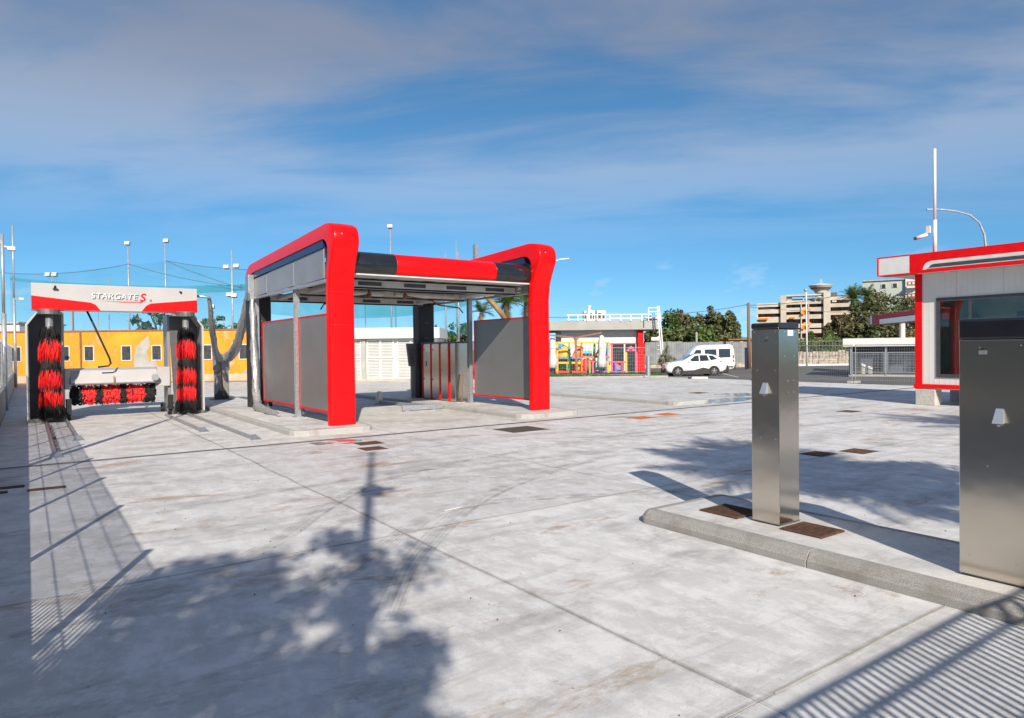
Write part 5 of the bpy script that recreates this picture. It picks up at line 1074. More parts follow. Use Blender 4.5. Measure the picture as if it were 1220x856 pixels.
# ================================================================== TEMPORARY FENCE PANELS
def temp_panel(p, q, label, h=1.92, step=.11):
    d = Vector((q[0]-p[0], q[1]-p[1], 0)); L_ = d.length; rz = math.atan2(d.y, d.x)
    t = thing('fence_panel', label, 'fence', (p[0],p[1],0), rz, 'mesh site fence panels')
    for x in (0.03, L_-.03): MB().tube([(x,0,.08),(x,0,h)], .021, 8).build('upright', 'galv', t, 'loc')
    for z in (.16, h-.02): MB().tube([(.03,0,z),(L_-.03,0,z)], .019, 8).build('rail', 'galv', t, 'loc')
    w = MB()
    n = int(L_/step)
    for k in range(1,n): x = L_*k/n; w.bar((x,0,.16),(x,0,h-.02),.006)
    for k in range(1,8): z = .16+(h-.18)*k/8; w.bar((.03,0,z),(L_-.03,0,z),.006)
    o = w.build('wire_mesh', 'galv', t, 'loc'); o['kind'] = 'stuff'
    for x in (0, L_): MB().box((x-.14,-.32,0),(x+.14,.32,.13)).build('foot_block', 'concrete_old', t, 'loc', bevel=.03)
temp_panel((33.55,17.78),(33.55,14.3),'mesh site fence panel reaching from the paired post to the cabin')
temp_panel((33.50,21.3),(33.50,17.86),'mesh site fence panel between the paired post and the slim steel pillar')
temp_panel((29.6,33.1),(32.0,30.3),'mesh site fence panel in front of the playground'); temp_panel((26.9,36.0),(29.5,33.2),'mesh site fence panel partly hidden by the red portal column')
MB().tube([(32.05,30.2,0),(32.05,30.2,1.35)], .13, 12).build('bollard_post', 'galv'); tag(bpy.data.objects['bollard_post'], 'short thick grey post at the end of the playground fence', 'post')
for (u, v, lb) in ((32.6,26.6,'white broken kerb stone lying nearer the parked car'),(33.1,22.6,'white broken kerb stone lying nearer the steel pillar')):
    t = thing('loose_kerb', lb, 'kerb stone', (u,v,0)); MB().bar((u-.28,v+.36,.06),(u+.28,v-.36,.06),.16,.12).build('stone', 'white_paint', t, bevel=.03); MB().bar((u-.42,v+.54,.05),(u-.32,v+.41,.05),.16,.1).build('broken_end', 'rubber', t)

# ================================================================== CAR PARK: CAR, VAN, FENCE, YELLOW HUT
def loft(st, ring):
    vs = [p for s in st for p in ring(*s)]; n = len(ring(*st[0])); fs = [tuple(range(n)), tuple(range((len(st)-1)*n, len(st)*n))]
    for i in range(len(st)-1):
        for k in range(n): fs.append((i*n+k, i*n+(k+1) % n, (i+1)*n+(k+1) % n, (i+1)*n+k))
    return MB().add(vs, fs)
def interp(st, x, i):
    for a, b in zip(st, st[1:]):
        if a[0] <= x <= b[0]: t = (x-a[0])/(b[0]-a[0]) if b[0] > a[0] else 0; return a[i]+(b[i]-a[i])*t
    return st[-1][i] if x > st[-1][0] else st[0][i]
def vehicle(name, label, cat, loc, rz, st, sides, glass_ends, wheels, wr, trims, scale=1.0):
    """st: (x, z bottom, z belt, z roof, half width belt, half width roof); front at -x"""
    t = thing(name, label, cat, loc, rz, None, True); t.scale = (scale,)*3
    def ring(x, zb, zl, zr, wb, wt):
        h = zr-zl
        half = [(wb*.80,zb),(wb*.97,zb+.12),(wb*1.0,zb+(zl-zb)*.5),(wb*.985,zl-.03),(wb*.96,zl),(wt+(wb*.96-wt)*.25,zl+h*.75),(wt*.93,zr-.045*min(1,h/.2)),(wt*.72,zr),(wt*.3,zr+.012)]
        return [(x,-y,z) for y, z in half] + [(x,y,z) for y, z in reversed(half)]
    body = loft(st, ring).build('body', 'car_white', t, 'loc', smooth=True)
    def ypos(x, z):
        zl, zr, wb, wt = (interp(st,x,i) for i in (2,3,4,5)); h = max(zr-zl,.01)
        if z <= zl: return wb*1.0
        tt = min(1,(z-zl)/(h*.75)); return wb*.96+(wt+(wb*.96-wt)*.25-wb*.96)*tt
    for s_ in (-1,1):
        for nm, mt_, poly, off in sides:
            n = len(poly); vs = [(x, s_*(ypos(x,z)+off), z) for x, z in poly] + [(x, s_*(ypos(x,z)-.04), z) for x, z in poly]
            MB().add(vs, [tuple(range(n)), tuple(range(n,2*n))]+[(i,(i+1)%n,(i+1)%n+n,i+n) for i in range(n)]).build(nm, mt_, t, 'loc')
        for x in wheels:
            y = s_*(interp(st,x,4)-.10)
            ar = MB().tube([(x,y+s_*.02,wr),(x,y+s_*.118,wr)], wr*1.17, 22).build('wheel_arch', 'car_plastic', t, 'loc')
            wh = MB().tube([(x,y-s_*.1,wr),(x,y+s_*.10,wr),(x,y+s_*.125,wr)], [wr,wr,wr*.93], 24).build('wheel', 'rubber', t, 'loc')
            r_ = MB().tube([(x,y+s_*.12,wr),(x,y+s_*.131,wr)], wr*.66, 20)
            rm = r_.build('rim', 'rim', wh, 'loc'); sp = MB()
            for k in range(5): a = k*2*math.pi/5+.3; sp.bar((x,y+s_*.137,wr),(x+math.cos(a)*wr*.62,y+s_*.137,wr+math.sin(a)*wr*.62),.05,.02)
            sp.build('spokes', 'galv', wh, 'loc')
    for nm, mt_, vs, fs in glass_ends: MB().add(vs, fs).build(nm, mt_, t, 'loc')
    for nm, mt_, a, b in trims: MB().box(a,b).build(nm, mt_, t, 'loc', bevel=.02)
    return t
cs = [(-2.2,.42,.62,.66,.62,.5),(-2.12,.30,.78,.84,.80,.68),(-1.9,.22,.90,.97,.88,.76),(-1.4,.20,.98,1.07,.90,.78),(-1.0,.20,1.0,1.12,.91,.78),(-.72,.20,1.01,1.26,.91,.74),(-.2,.20,1.02,1.53,.91,.66),(.35,.20,1.03,1.61,.91,.65),(1.0,.20,1.06,1.58,.91,.64),(1.55,.22,1.08,1.48,.90,.62),(1.9,.28,1.08,1.30,.88,.64),(2.12,.36,1.02,1.08,.82,.66),(2.22,.45,.80,.84,.70,.6)]
side_c = [('side_window','car_glass',[(-.62,1.05),(-.12,1.44),(.18,1.50),(.18,1.06)],.006),('side_window','car_glass',[(.25,1.06),(.25,1.505),(.78,1.50),(.92,1.10)],.006),('quarter_window','car_glass',[(1.02,1.12),(.90,1.485),(1.22,1.45),(1.52,1.22)],.006),
          ('sill_cladding','car_plastic',[(-1.0,.16),(-.98,.40),(-.2,.43),(.45,.62),(.88,.52),(.9,.16)],.022),('tail_light','tail_red',[(1.72,.98),(1.66,1.08),(2.0,1.06),(2.05,.95)],.008),('headlight','car_glass',[(-2.08,.72),(-1.75,.84),(-1.62,.92),(-2.0,.86)],.010),
          ('door_seam','car_plastic',[(.205,.42),(.205,1.05),(.215,1.05),(.215,.42)],.004),('door_handle','car_white',[(.0,.90),(.0,.94),(.14,.94),(.14,.90)],.022),('door_handle','car_white',[(.9,.92),(.9,.96),(1.04,.96),(1.04,.92)],.022)]
ends_c = [('windscreen','car_glass',[(-.98,-.66,1.135),(-.98,.66,1.135),(-.22,.55,1.54),(-.22,-.55,1.54)],[(0,1,2,3)]),('rear_window','car_glass',[(1.6,-.5,1.475),(1.6,.5,1.475),(1.95,.55,1.28),(1.95,-.55,1.28)],[(0,1,2,3)])]
trim_c = [('front_bumper','car_plastic',(-2.24,-.74,.24),(-1.86,.74,.56)),('rear_bumper','car_plastic',(1.95,-.80,.32),(2.25,.80,.64)),('mirror','car_white',(-.62,-1.04,1.02),(-.44,-.90,1.14)),('mirror','car_white',(-.62,.90,1.02),(-.44,1.04,1.14)),('number_plate','white_trim',(-2.26,-.26,.44),(-2.239,.26,.55))]
Yc = 45.8
vehicle('parked_car', 'white compact crossover car parked beside the van', 'car', (cx(829.5,Yc),Yc+.7,-.055), 0, cs, side_c, ends_c, (-1.36,1.24), .345, trim_c, .93)
vs2 = [(-2.75,.5,.8,.86,.75,.6),(-2.65,.32,.98,1.06,.92,.8),(-2.2,.28,1.12,1.24,.98,.88),(-1.85,.28,1.18,1.40,1.0,.88),(-1.3,.28,1.22,1.95,1.0,.86),(-.85,.28,1.25,2.26,1.0,.86),(-.3,.28,1.25,2.34,1.0,.86),(2.3,.28,1.25,2.38,1.0,.86),(2.6,.30,1.25,2.33,.99,.84),(2.72,.36,1.25,2.05,.97,.86),(2.78,.5,1.2,1.30,.95,.88)]
side_v = [('side_window','car_glass',[(-1.55,1.32),(-1.02,1.95),(-.5,1.98),(-.5,1.32)],.008),('side_window','car_glass',[(-.2,1.35),(-.2,2.0),(1.0,2.0),(1.0,1.35)],.008),('side_window','car_glass',[(1.2,1.30),(1.2,2.02),(2.35,2.02),(2.35,1.30)],.008),('side_trim','car_plastic',[(-1.4,.5),(-1.4,.6),(2.6,.6),(2.6,.5)],.012),('tail_light','tail_red',[(2.55,.95),(2.55,1.5),(2.7,1.5),(2.7,.95)],.012)]
ends_v = [('windscreen','car_glass',[(-1.84,-.82,1.42),(-1.84,.82,1.42),(-.92,.74,2.21),(-.92,-.74,2.21)],[(0,1,2,3)])]
trim_v = [('front_bumper','car_plastic',(-2.8,-.85,.28),(-2.4,.85,.60)),('rear_bumper','car_plastic',(2.5,-.95,.32),(2.86,.95,.72)),('mirror','car_plastic',(-1.5,-1.18,1.35),(-1.3,-1.0,1.65))]
vehicle('parked_van', 'white minibus van with dark side windows parked behind the car', 'van', (cx(838,50.5),50.5,-.055), 0, vs2, side_v, ends_v, (-1.85,1.75), .36, trim_v, .98).scale = (.74, .9, .89)
for k, (a, b) in enumerate((((856,443),(880,449)),((800,449.5),(822,448.5)))):
    Ya = CAMH*F/(a[1]-hor(a[0])); Yb = CAMH*F/(b[1]-hor(b[0])); p, q = yaw((cx(a[0],Ya),Ya,0)), yaw((cx(b[0],Yb),Yb,0)); d = (Vector(q)-Vector(p)).normalized(); nn = Vector((-d.y,d.x,0))*.06
    o = struct(MB().add([tuple(Vector(p)+nn-Vector((0,0,.05))),tuple(Vector(p)-nn-Vector((0,0,.05))),tuple(Vector(q)-nn-Vector((0,0,.05))),tuple(Vector(q)+nn-Vector((0,0,.05)))], [(0,1,2,3)]).build('parking_line', 'line_paint'))
Y6 = 62.0
cf = thing('sheet_fence', 'grey corrugated sheet fence on a low wall behind the parked cars', 'fence', (cx(840,Y6),Y6,0), far=True)
MB().box((cx(768,Y6),Y6-.1,0),(cx(905,Y6),Y6+.25,cz(840,434,Y6))).build('base_wall', 'stone_wall', cf, 'cam')
px = 769.
while px < 903:
    z_t = cz(px,407.5,Y6)+random.uniform(-.04,.04); a, b = cx(px,Y6), cx(px+6.2,Y6)
    pr = []
    for k in range(7): pr.append((a+(b-a)*k/6, Y6+(.05 if k % 2 else 0)+.01*(int(px) % 2)))
    pr += [(x, y+.012) for x, y in reversed(pr)]
    MB().prism(pr, 'z', cz(px,434,Y6), z_t).build('panel', 'fence_sheet', cf, 'cam'); px += 6.3
yh = thing('yellow_hut', 'small ochre house with flat roof showing over the sheet fence', 'building', (cx(884,72),72,0), far=True)
MB().box((cx(868,72),72,0),(cx(899,72),77,cz(884,405.3,72))).build('wall', 'yellow_wall', yh, 'cam'); MB().box((cx(867,72),71.7,cz(884,405.3,72)),(cx(900,72),77.3,cz(884,403.8,72))).build('roof', 'rust_pole', yh, 'cam')
for px in (867+4.5, 883.5): fr = MB().box((cx(px-1.6,72),71.93,cz(px,413,72)),(cx(px+1.6,72),71.995,cz(px,407,72))).build('window', 'white_trim', yh, 'cam'); MB().box((cx(px-1.1,72),71.9,cz(px,412.5,72)),(cx(px+1.1,72),71.929,cz(px,407.6,72))).build('pane', 'window_dark', fr, 'cam')
t = thing('utility_pole', 'brown timber utility pole in front of the sheet fence', 'pole', (cx(892.5,58),58,0), far=True); MB().tube([(cx(892.5,58),58,0),cp(892,361,58)], [.17,.12], 10).build('pole', 'wood', t, 'cam', smooth=True); MB().bar(cp(891,364,58),cp(894,364,58),.05).build('bracket', 'steel_dark', t, 'cam')
t = thing('grey_mast', 'slim grey concrete mast among the trees behind the fence', 'pole', (cx(830,66),66,0), far=True); MB().tube([(cx(830,66),66,0),cp(830,396,66)], .11, 8).build('pole', 'concrete_old', t, 'cam')
t = thing('dark_post', 'dark blue post box at the foot of the utility pole', 'post', (cx(889,57),57,0), far=True); MB().box((cx(888,57),57,0),(cx(890.6,57),57.2,cz(889,415,57))).build('post', 'blue_trim', t, 'cam', bevel=.02); MB().box((cx(887.8,57),56.95,cz(889,415,57)),(cx(890.8,57),57.25,cz(889,414.4,57))).build('cap', 'blue_trim', t, 'cam')
cable('power line from the utility pole towards the restaurant', arc((892,363),(790,375),2), 58.3); cable('lower power line running off behind the steel pillar', arc((892,364),(1000,352),3), 58.2, .03); cable('thin line crossing in front of the tree tops', arc((892,366),(1095,370),4), 58.1, .02)
o = tree('cone_shrub', 'small cone-shaped golden green conifer beside the car bonnet', (cx(795,51),51,0), (.62,.62,1.25), 1.15, 1500, .07, 'leaf_olive', nclump=40, clump=.3, cat='shrub')
for ch in o.children:
    if ch.name.startswith('crown'):
        co = np.empty(len(ch.data.vertices)*3, np.float32); ch.data.vertices.foreach_get('co', co); co = co.reshape(-1,3); f_ = np.clip((2.5-co[:,2])/1.5, .08, 1.1); co[:,0] *= f_; co[:,1] *= f_; ch.data.vertices.foreach_set('co', co.ravel())
rowt = [(795,368,20,74,'leaf','bright green tree behind the restaurant end'),(778,380,11,70,'leaf_dark','dark tree low behind the roof ladder'),(811,370,14,80,'leaf_autumn','rusty green tree with a ragged top behind the fence'),(827,379,14,76,'leaf_olive','olive tree between the two tall ones behind the fence'),(846,367,17,84,'leaf_dark','tall open-topped dark tree behind the van'),(862,371,16,82,'leaf_olive','spreading olive tree beyond the van'),(873,380,10,86,'leaf','low green tree beside the ochre house'),(838,388,19,70,'leaf','leafy low tree above the sheet fence'),(815,391,17,72,'leaf_olive','shrubby pale tree close above the sheet fence')]
for px, yt, hw, Y, mt_, lb in rowt:
    zt_ = cz(px,yt,Y); zc_ = zt_*.55+.3; tree('background_tree', lb, (cx(px,Y),Y,0), (hw*Y/F,hw*Y/F*.9,zt_-zc_), zc_, 3600, .2, mt_, nclump=40, clump=.33)

# ================================================================== STORE, HEDGE, PETROL CANOPY AND FLATS ON THE RIGHT
Y7 = 41.0
st_ = thing('mesh_store', 'open store shed with white fascia and wire mesh doors', 'shed', (cx(1060,Y7),Y7,0), far=True)
zt, zb = cz(1050,403,Y7), cz(1050,412.8,Y7); xa, xb = cx(1003,Y7), cx(1140,Y7)
MB().box((xa,Y7-.25,zb),(xb,Y7+5,zt)).build('roof_fascia', 'white_paint', st_, 'cam')
MB().box((cx(1012,Y7),Y7+3.8,0),(xb,Y7+3.95,zb)).build('rear_wall', 'gantry_dark', st_, 'cam'); MB().box((cx(1010,Y7),Y7+.05,0),(cx(1010,Y7)+.15,Y7+3.8,zb)).build('side_wall', 'gantry_dark', st_, 'cam')
MB().box((cx(1010,Y7),Y7,-.03),(xb,Y7+4,.10)).build('floor_slab', 'concrete_old', st_, 'cam')
for px in (1012.5,1055.5,1092,1130): MB().box((cx(px-1,Y7),Y7-.06,.1),(cx(px+1,Y7),Y7+.04,zb)).build('post', 'galv', st_, 'cam')
for a, b in ((1014,1054),(1057,1091),(1093.5,1129)):
    fr = MB(); xa_, xb_ = cx(a,Y7), cx(b,Y7); z_b, z_t = .22, zb-.35
    fr.box((xa_,Y7-.03,z_b),(xb_,Y7+.01,z_b+.05)).box((xa_,Y7-.03,z_t-.05),(xb_,Y7+.01,z_t)).box((xa_,Y7-.03,z_b+.05),(xa_+.05,Y7+.01,z_t-.05)).box((xb_-.05,Y7-.03,z_b+.05),(xb_,Y7+.01,z_t-.05))
    d_ = fr.build('mesh_door', 'galv', st_, 'cam'); w = MB()
    for k in range(1,22): x = xa_+(xb_-xa_)*k/22; w.bar((x,Y7-.01,z_b),(x,Y7-.01,z_t),.018)
    for k in range(1,8): z = z_b+(z_t-z_b)*k/8; w.bar((xa_,Y7-.01,z),(xb_,Y7-.01,z),.014)
    o = w.build('door_mesh', 'galv', d_, 'cam'); o['kind'] = 'stuff'
for px, w, h, mt_, lb in ((1030,.7,.9,'white_paint','pale crate inside the mesh store'),(1066,1.1,.5,'galv','low grey box inside the mesh store by the door post'),(1078,.6,.8,'steel_dark','dark bin inside the mesh store')):
    t = thing('stored_box', lb, 'box', (cx(px,Y7+2),Y7+2,.1), far=True); x = cx(px,Y7+2); MB().box((x-w/2,Y7+1.7,.1),(x+w/2,Y7+2.3,.1+h)).build('body', mt_, t, 'cam', bevel=.03); MB().box((x-w/2-.02,Y7+1.68,.1+h),(x+w/2+.02,Y7+2.32,.15+h)).build('lid', mt_, t, 'cam', bevel=.01)
Y8 = 66.0
hw_ = thing('roadside_wall', 'low rough stone wall with white kerb beyond the car park', 'wall', (cx(985,Y8),Y8,0), far=True)
x = cx(905,Y8)
while x < cx(1030,Y8):
    w = random.uniform(.55,1.05); z = -.03
    for q in range(3): h = random.uniform(.38,.5); MB().box((x+.01,Y8-random.uniform(0,.05),z+.01),(x+w-.01,Y8+.4,z+h)).build('stone', 'stone_wall', hw_, 'cam', bevel=.03); z += h
    x += w
MB().box((cx(905,Y8),Y8-.9,-.03),(cx(1030,Y8),Y8-.5,.14)).build('white_kerb', 'white_paint', hw_, 'cam')
hd = thing('ivy_hedge', 'leafy green hedge growing over the rough stone wall', 'hedge', (cx(985,67),67,0), far=True)
n = 6500; P = np.stack([RNG.uniform(cx(905,67)-cx(985,67),cx(1012,67)-cx(985,67),n), RNG.normal(0,.35,n), RNG.uniform(.9,2.55,n)+RNG.normal(0,.1,n)],1); Nn = RNG.normal(size=(n,3))+np.array([0,-.8,.3]); Nn /= np.linalg.norm(Nn,axis=1)[:,None]
np_mesh('foliage', quads(P,Nn,RNG.uniform(.06,.14,n)), 4, 'hedge_leaf', hd); MB().box((-6.3,-.1,0),(2.0,.1,2.2)).build('stems', 'bark', hd, 'loc')
gr = thing('railing_fence', 'grey metal railing in front of the hedge', 'railing', (cx(985,65.5),65.5,0), far=True)
for y in (406.5,): MB().bar(cp(905,y+.8,65.5),cp(1012,y,65.5),.07).build('rail', 'steel_dark', gr, 'cam')
for k in range(28): px = 906+k*3.9; MB().bar(cp(px,407,65.5),cp(px,424,65.5),.03).build('baluster', 'steel_dark', gr, 'cam')
t = thing('street_lamp', 'slim white street lamp in front of the block of flats', 'street lamp', (cx(961.5,63),63,0), far=True); MB().tube([(cx(961.5,63),63,0),cp(961,348,63)], [.10,.06], 8).build('pole', 'white_paint', t, 'cam', smooth=True); MB().lathe([(.05,-.12),(.17,0),(.14,.14),(.03,.2)], cp(960.3,346.5,63), 10).build('lamp_head', 'pole_grey', t, 'cam', smooth=True)
t = thing('street_lamp', 'curved-arm grey street lamp arching behind the cabin roof', 'street lamp', (cx(1174,40),40,0), far=True)
MB().tube([(cx(1175,40),40,0)]+[cp(px,py,40) for px,py in ((1174.5,293),(1173,280),(1167,266),(1156,257),(1140,252.5),(1124,250.5),(1117,250.3))], [.09,.07,.06,.05,.05,.045,.04,.04], 10).build('arm', 'pole_grey', t, 'cam', smooth=True); MB().bar(cp(1118,250.2,40),cp(1104,250.6,40),.16,.07).build('lamp_head', 'pole_grey', t, 'cam', bevel=.02)
t = thing('street_lamp', 'white street lamp arm peeping out behind the right red column', 'street lamp', (cx(650,58),58,0), far=True)
MB().tube([(cx(649,58),58,0),cp(649,330,58),cp(652,317,58),cp(660,312,58),cp(668,309.8,58)], [.1,.07,.06,.05,.05], 8).build('arm', 'white_paint', t, 'cam', smooth=True); MB().bar(cp(667,309.8,58),cp(679,308.6,58),.22,.10).build('lamp_head', 'white_paint', t, 'cam', bevel=.03)
Y9 = 47.0
pcn = thing('petrol_canopy', 'maroon and white petrol station canopy edge beside the cabin', 'canopy', (cx(1075,Y9),Y9,0), far=True)
def cpan(a, b, ya0, yb0, ya1, yb1, dep, mt_, nm, off=0, Ya=Y9, Yb=Y9-8):
    P0 = [cp(a,ya0,Ya-off), cp(a,yb0,Ya-off), cp(b,yb1,Yb-off), cp(b,ya1,Yb-off)]; MB().add(P0+[(p[0]+dep*.5,p[1]+dep,p[2]) for p in P0], [(0,1,2,3),(4,5,6,7),(0,1,5,4),(1,2,6,5),(2,3,7,6),(3,0,4,7)]).build(nm, mt_, pcn, 'cam')
cpan(1037,1130,376.8,386.8,364,378.4,5,'maroon','fascia'); cpan(1048,1130,380.8,386.5,370.8,378.2,.02,'sticker','white_band',.06,45.8,Y9-8)
MB().add([cp(1037,377,Y9-.05),cp(1046,375.9,Y9-.05-.7),cp(1046,386.3,Y9-.05-.7),cp(1037,387,Y9-.05)], [(0,1,2,3)]).build('sign_panel', 'sticker', pcn, 'cam'); MB().add([cp(1038.5,379,Y9-.1),cp(1044,378.4,Y9-.1-.6),cp(1044,380.6,Y9-.1-.6),cp(1038.5,381,Y9-.1)], [(0,1,2,3)]).build('sign_mark', 'maroon', pcn, 'cam')
for px in (1075,1120): MB().tube([(cx(px,Y9+3),Y9+3,0),cp(px,381,Y9+3)], .2, 10).build('column', 'white_paint', pcn, 'cam')
# trees in front of the flats
bt = [(1060,346,36,84,'leaf_dark','big dark evergreen tree behind the petrol canopy'),(1032,352,25,80,'leaf_dark','dark glossy tree left of the big evergreen'),(1084,372,16,78,'leaf_olive','olive tree between the canopy and the pale block'),(1000,376,16,76,'leaf_autumn','reddish olive tree before the flats'),(988,397,8,72,'leaf','narrow light green tree by the street lamp'),(1015,388,10,74,'leaf','bright green bushy tree over the hedge'),(966,398,7,82,'leaf_dark','dark low tree at the foot of the flats'),(1035,376,26,72,'leaf_dark','dark dense tree right behind the store shed'),(1085,392,18,70,'leaf_autumn','brownish dense tree behind the store shed')]
for px, yt, hw, Y, mt_, lb in bt:
    zt_ = cz(px,yt,Y); zc_ = zt_*.52+.2; tree('roadside_tree', lb, (cx(px,Y),Y,0), (hw*Y/F,hw*Y/F*.8,zt_-zc_), zc_, 6500, .2, mt_, nclump=56, clump=.36)
palm('date_palm', 'date palm with golden dead fronds in front of the flats', (cx(1017,82),82,0), cz(1017,357,82), 2.0, 34, dead=16, trunk=.3); palm('date_palm', 'date palm rising beside the pale green block', (cx(1033,90),90,0), cz(1033,354,90), 2.1, 34, dead=10, trunk=.3)

# block of flats
YF = 150.0
fl = thing('apartment_block', 'beige concrete apartment block with balconies and orange awnings', 'building', (cx(950,YF),YF,0), far=True)
def fb(a, b, ya, yb_, d0, d1, nm, mt_, par=None, Y=YF, root=None): return MB().box((cx(a,Y),Y+d0,cz((a+b)/2,yb_,Y)),(cx(b,Y),Y+d1,cz((a+b)/2,ya,Y))).build(nm, mt_, par or root or fl, 'cam')
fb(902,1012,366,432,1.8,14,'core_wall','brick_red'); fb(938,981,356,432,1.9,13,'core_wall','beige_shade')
fb(901,902.6,361,432,-.3,14,'end_wall','beige')
fb(930.3,937,352.3,432,-.8,14,'stair_tower','beige'); fb(981,989,349.2,432,-.8,14,'stair_tower','beige'); fb(989,997,349.5,354.5,1,10,'roof_house','gantry_dark')
fb(937,981,351.2,353,0,3,'roof_beam','beige'); fb(989,1014,354.8,358.6,0,14,'roof_parapet','beige'); fb(902.6,930.3,360.6,365.3,0,14,'roof_parapet','beige')
fb(938,944,353.1,358,.8,6,'roof_store','concrete_old')
for x_ in (957,971): fb(x_,x_+1.6,353.1,358,.5,1.2,'roof_post','concrete_old')
for px in (972,979): MB().lathe([(.1,-.6),(.75,0),(.1,.15)], cp(px,355.5,YF-.4), 10).build('satellite_dish', 'white_paint', fl, 'cam')
for (ya, yb_) in ((358,362.8),(366.8,371.6),(375.2,380.4),(386,391),(392.8,397.4),(403,408),(414,419)): fb(937.1,980.9,ya,yb_,-.1,1.0,'balcony_front','beige'); fb(937.1,980.9,yb_-.9,yb_-.2,1.0,1.85,'balcony_floor','beige')
for (ya, yb_) in ((368.3,373.4),(377.6,385),(389,394),(399,404),(410,415)): fb(902.7,930.2,ya,yb_,-.1,1.0,'balcony_front','beige'); fb(902.7,930.2,yb_-.9,yb_-.2,1.0,1.75,'balcony_floor','beige')
for (ya, yb_) in ((362.6,367),(371.6,376),(382,387),(393,398)): fb(989.1,1013,ya,yb_,-.1,1.0,'balcony_front','beige'); fb(989.1,1013,yb_-.9,yb_-.2,1.0,1.75,'balcony_floor','beige')
for (px, y, w) in ((907,366.8,4),(914,366.8,3.4),(923,366.8,4),(908,375.6,4),(923,375.6,3.5),(941,364.8,4.5),(950,364.8,4),(972,364.8,4),(942,373.6,5),(974,372.5,5),(963,373.6,4),(942,383.5,4),(950,383.5,4),(972,383,4),(992,360.8,3.6),(1002,361,4),(1005,369.5,3.5),(994,370,4)):
    fr = fb(px-w/2-.3,px+w/2+.3,y-1.9,y+2.2,1.4,1.74,'window','white_trim'); fb(px-w/2,px+w/2,y-1.6,y+2,1.3,1.39,'pane','window_dark',fr)
for (a, b, ya, yb_) in ((903.5,916,377.4,380.4),(956.5,960.5,366,374.8),(961,966.5,366.5,371),(941.5,948,376.6,379.6),(956.5,960.3,384.4,392.4),(961,966,384.5,389),(1005,1012,377,382)):
    P0 = [cp(a,ya,YF+.4),cp(b,ya,YF+.4),cp(b,yb_,YF-.9),cp(a,yb_,YF-.9)]; MB().add(P0+[(p[0],p[1]+.15,p[2]-.1) for p in P0], [(0,1,2,3),(4,5,6,7),(0,1,5,4),(1,2,6,5),(2,3,7,6),(3,0,4,7)]).build('awning', 'awning', fl, 'cam')
for px in (954.3, 963): fb(px,px+1.3,363,432,-.4,.0,'pier','beige')
fb(991,996,359.4,361.2,-.2,.1,'awning','white_trim')
sc = thing('saucer_tower', 'white saucer-shaped water tower rising behind the flats', 'water tower', (cx(978.3,175),175,0), far=True)
x, zb_ = cx(978.3,175), lambda y: cz(978.3,y,175)
MB().lathe([(1.0,0),(1.0,zb_(349))], (x,175,0), 14).build('shaft', 'tower', sc, 'cam', smooth=True); MB().lathe([(1.4,zb_(349.5)),(1.6,zb_(347)),(2.3,zb_(344.8)),(2.5,zb_(343.2)),(2.9,zb_(341)),(2.95,zb_(340.4)),(1.2,zb_(338.6)),(.5,zb_(338))], (x,175,0), 24).build('bowl', 'tower', sc, 'cam'); MB().lathe([(2.32,zb_(344.8)),(2.55,zb_(343.3))], (x,175,0), 24).build('red_band', 'brick_red', sc, 'cam')
for dx, yt in ((-1,333.5),(.3,332),(1.4,334)): MB().bar((x+dx*.2,175,zb_(338.4)),(x+dx*.2,175,zb_(yt)),.10).build('antenna', 'pole_grey', sc, 'cam')
YG = 120.0
pg2 = thing('pale_block', 'pale green-grey apartment block with a white balcony end behind the trees', 'building', (cx(1060,YG),YG,0), far=True)
fb(1027.5,1078.8,334.5,430,0,12,'wall','pale_green_wall',None,YG,pg2); fb(1078.8,1150,332.5,430,-.6,12,'end_wing','tower',None,YG,pg2); fb(1027,1079.5,333.2,334.5,-.3,12.2,'coping','concrete_old',None,YG,pg2)
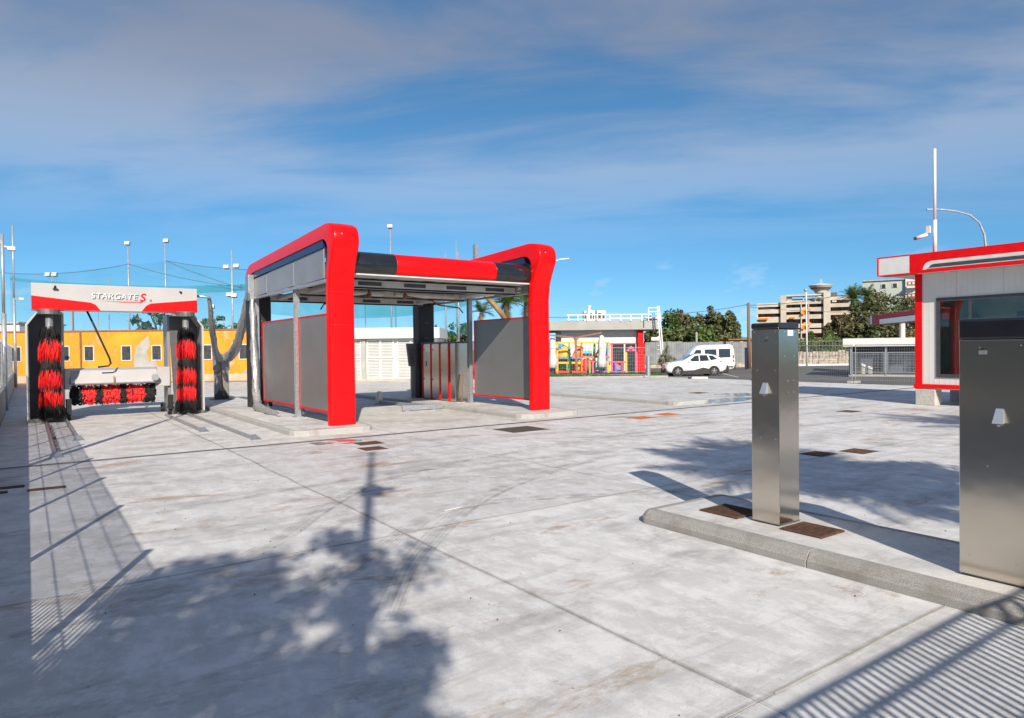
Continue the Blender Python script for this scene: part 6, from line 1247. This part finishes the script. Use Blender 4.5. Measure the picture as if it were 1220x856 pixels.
for px, y in ((1053,341),(1066.5,340.5)):
    fr = fb(px-3.2,px+3.2,y-2.8,y+2.6,-.12,-.003,'window','white_trim',None,YG,pg2); fb(px-2.2,px+2.4,y-2.2,y+2.4,-.17,-.121,'pane','window_dark',fr,YG)
for (ya, yb_) in ((337,342.5),(351,360),(368,377)):
    fb(1080.5,1092,ya,yb_,-.66,-.6,'loggia','brick_red',None,YG,pg2); fb(1080,1093,yb_,yb_+2.6,-1.6,-.61,'balcony','white_trim',None,YG,pg2)
    for px in (1083.5,1088): fb(px-1.3,px+1.3,ya+.8,ya+3.4,-.7,-.661,'blind','white_trim',None,YG,pg2)
# distant hills on the skyline
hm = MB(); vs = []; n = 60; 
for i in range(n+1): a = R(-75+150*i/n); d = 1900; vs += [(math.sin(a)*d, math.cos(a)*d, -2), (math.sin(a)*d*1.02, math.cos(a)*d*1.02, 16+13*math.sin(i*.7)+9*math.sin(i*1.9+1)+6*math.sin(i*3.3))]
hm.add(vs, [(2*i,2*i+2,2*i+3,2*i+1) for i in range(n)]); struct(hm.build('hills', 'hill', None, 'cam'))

# far blocks stand square to the view line at their own place
for rt in (fl, pg2, st_):
    c_ = rt.location; X_ = c_.x*math.cos(A)-c_.y*math.sin(A); Y_ = c_.x*math.sin(A)+c_.y*math.cos(A); th = math.atan2(X_, Y_)
    rt.rotation_euler.z -= th; rt.scale.x = math.cos(th)

# litter on the slabs
o = MB().bar((3.96,6.98,.012),(4.22,7.02,.012),.03,.012).build('plastic_strip', 'white_trim'); tag(o, 'short white plastic strip lying on the tyre marks', 'litter')
rr_ = random.Random(11)
gm = MB()
for k in range(160):
    u, v = rr_.uniform(.3, 13), rr_.uniform(1.5, 13.5); a = rr_.uniform(0, 6.28); l_ = rr_.uniform(.007, .02)
    gm.add([(u,v,.003),(u+math.cos(a)*l_,v+math.sin(a)*l_,.008),(u+math.cos(a+1.2)*l_*.8,v+math.sin(a+1.2)*l_*.8,.004),(u+math.cos(a+.6)*l_*.5,v+math.sin(a+.6)*l_*.5,.014)], [(0,1,2),(0,1,3),(1,2,3),(0,2,3)])
tag(gm.build('grit', 'lid_dark'), 'dark grit and crumbs of dry leaf strewn over the concrete', 'grit', kind='stuff')
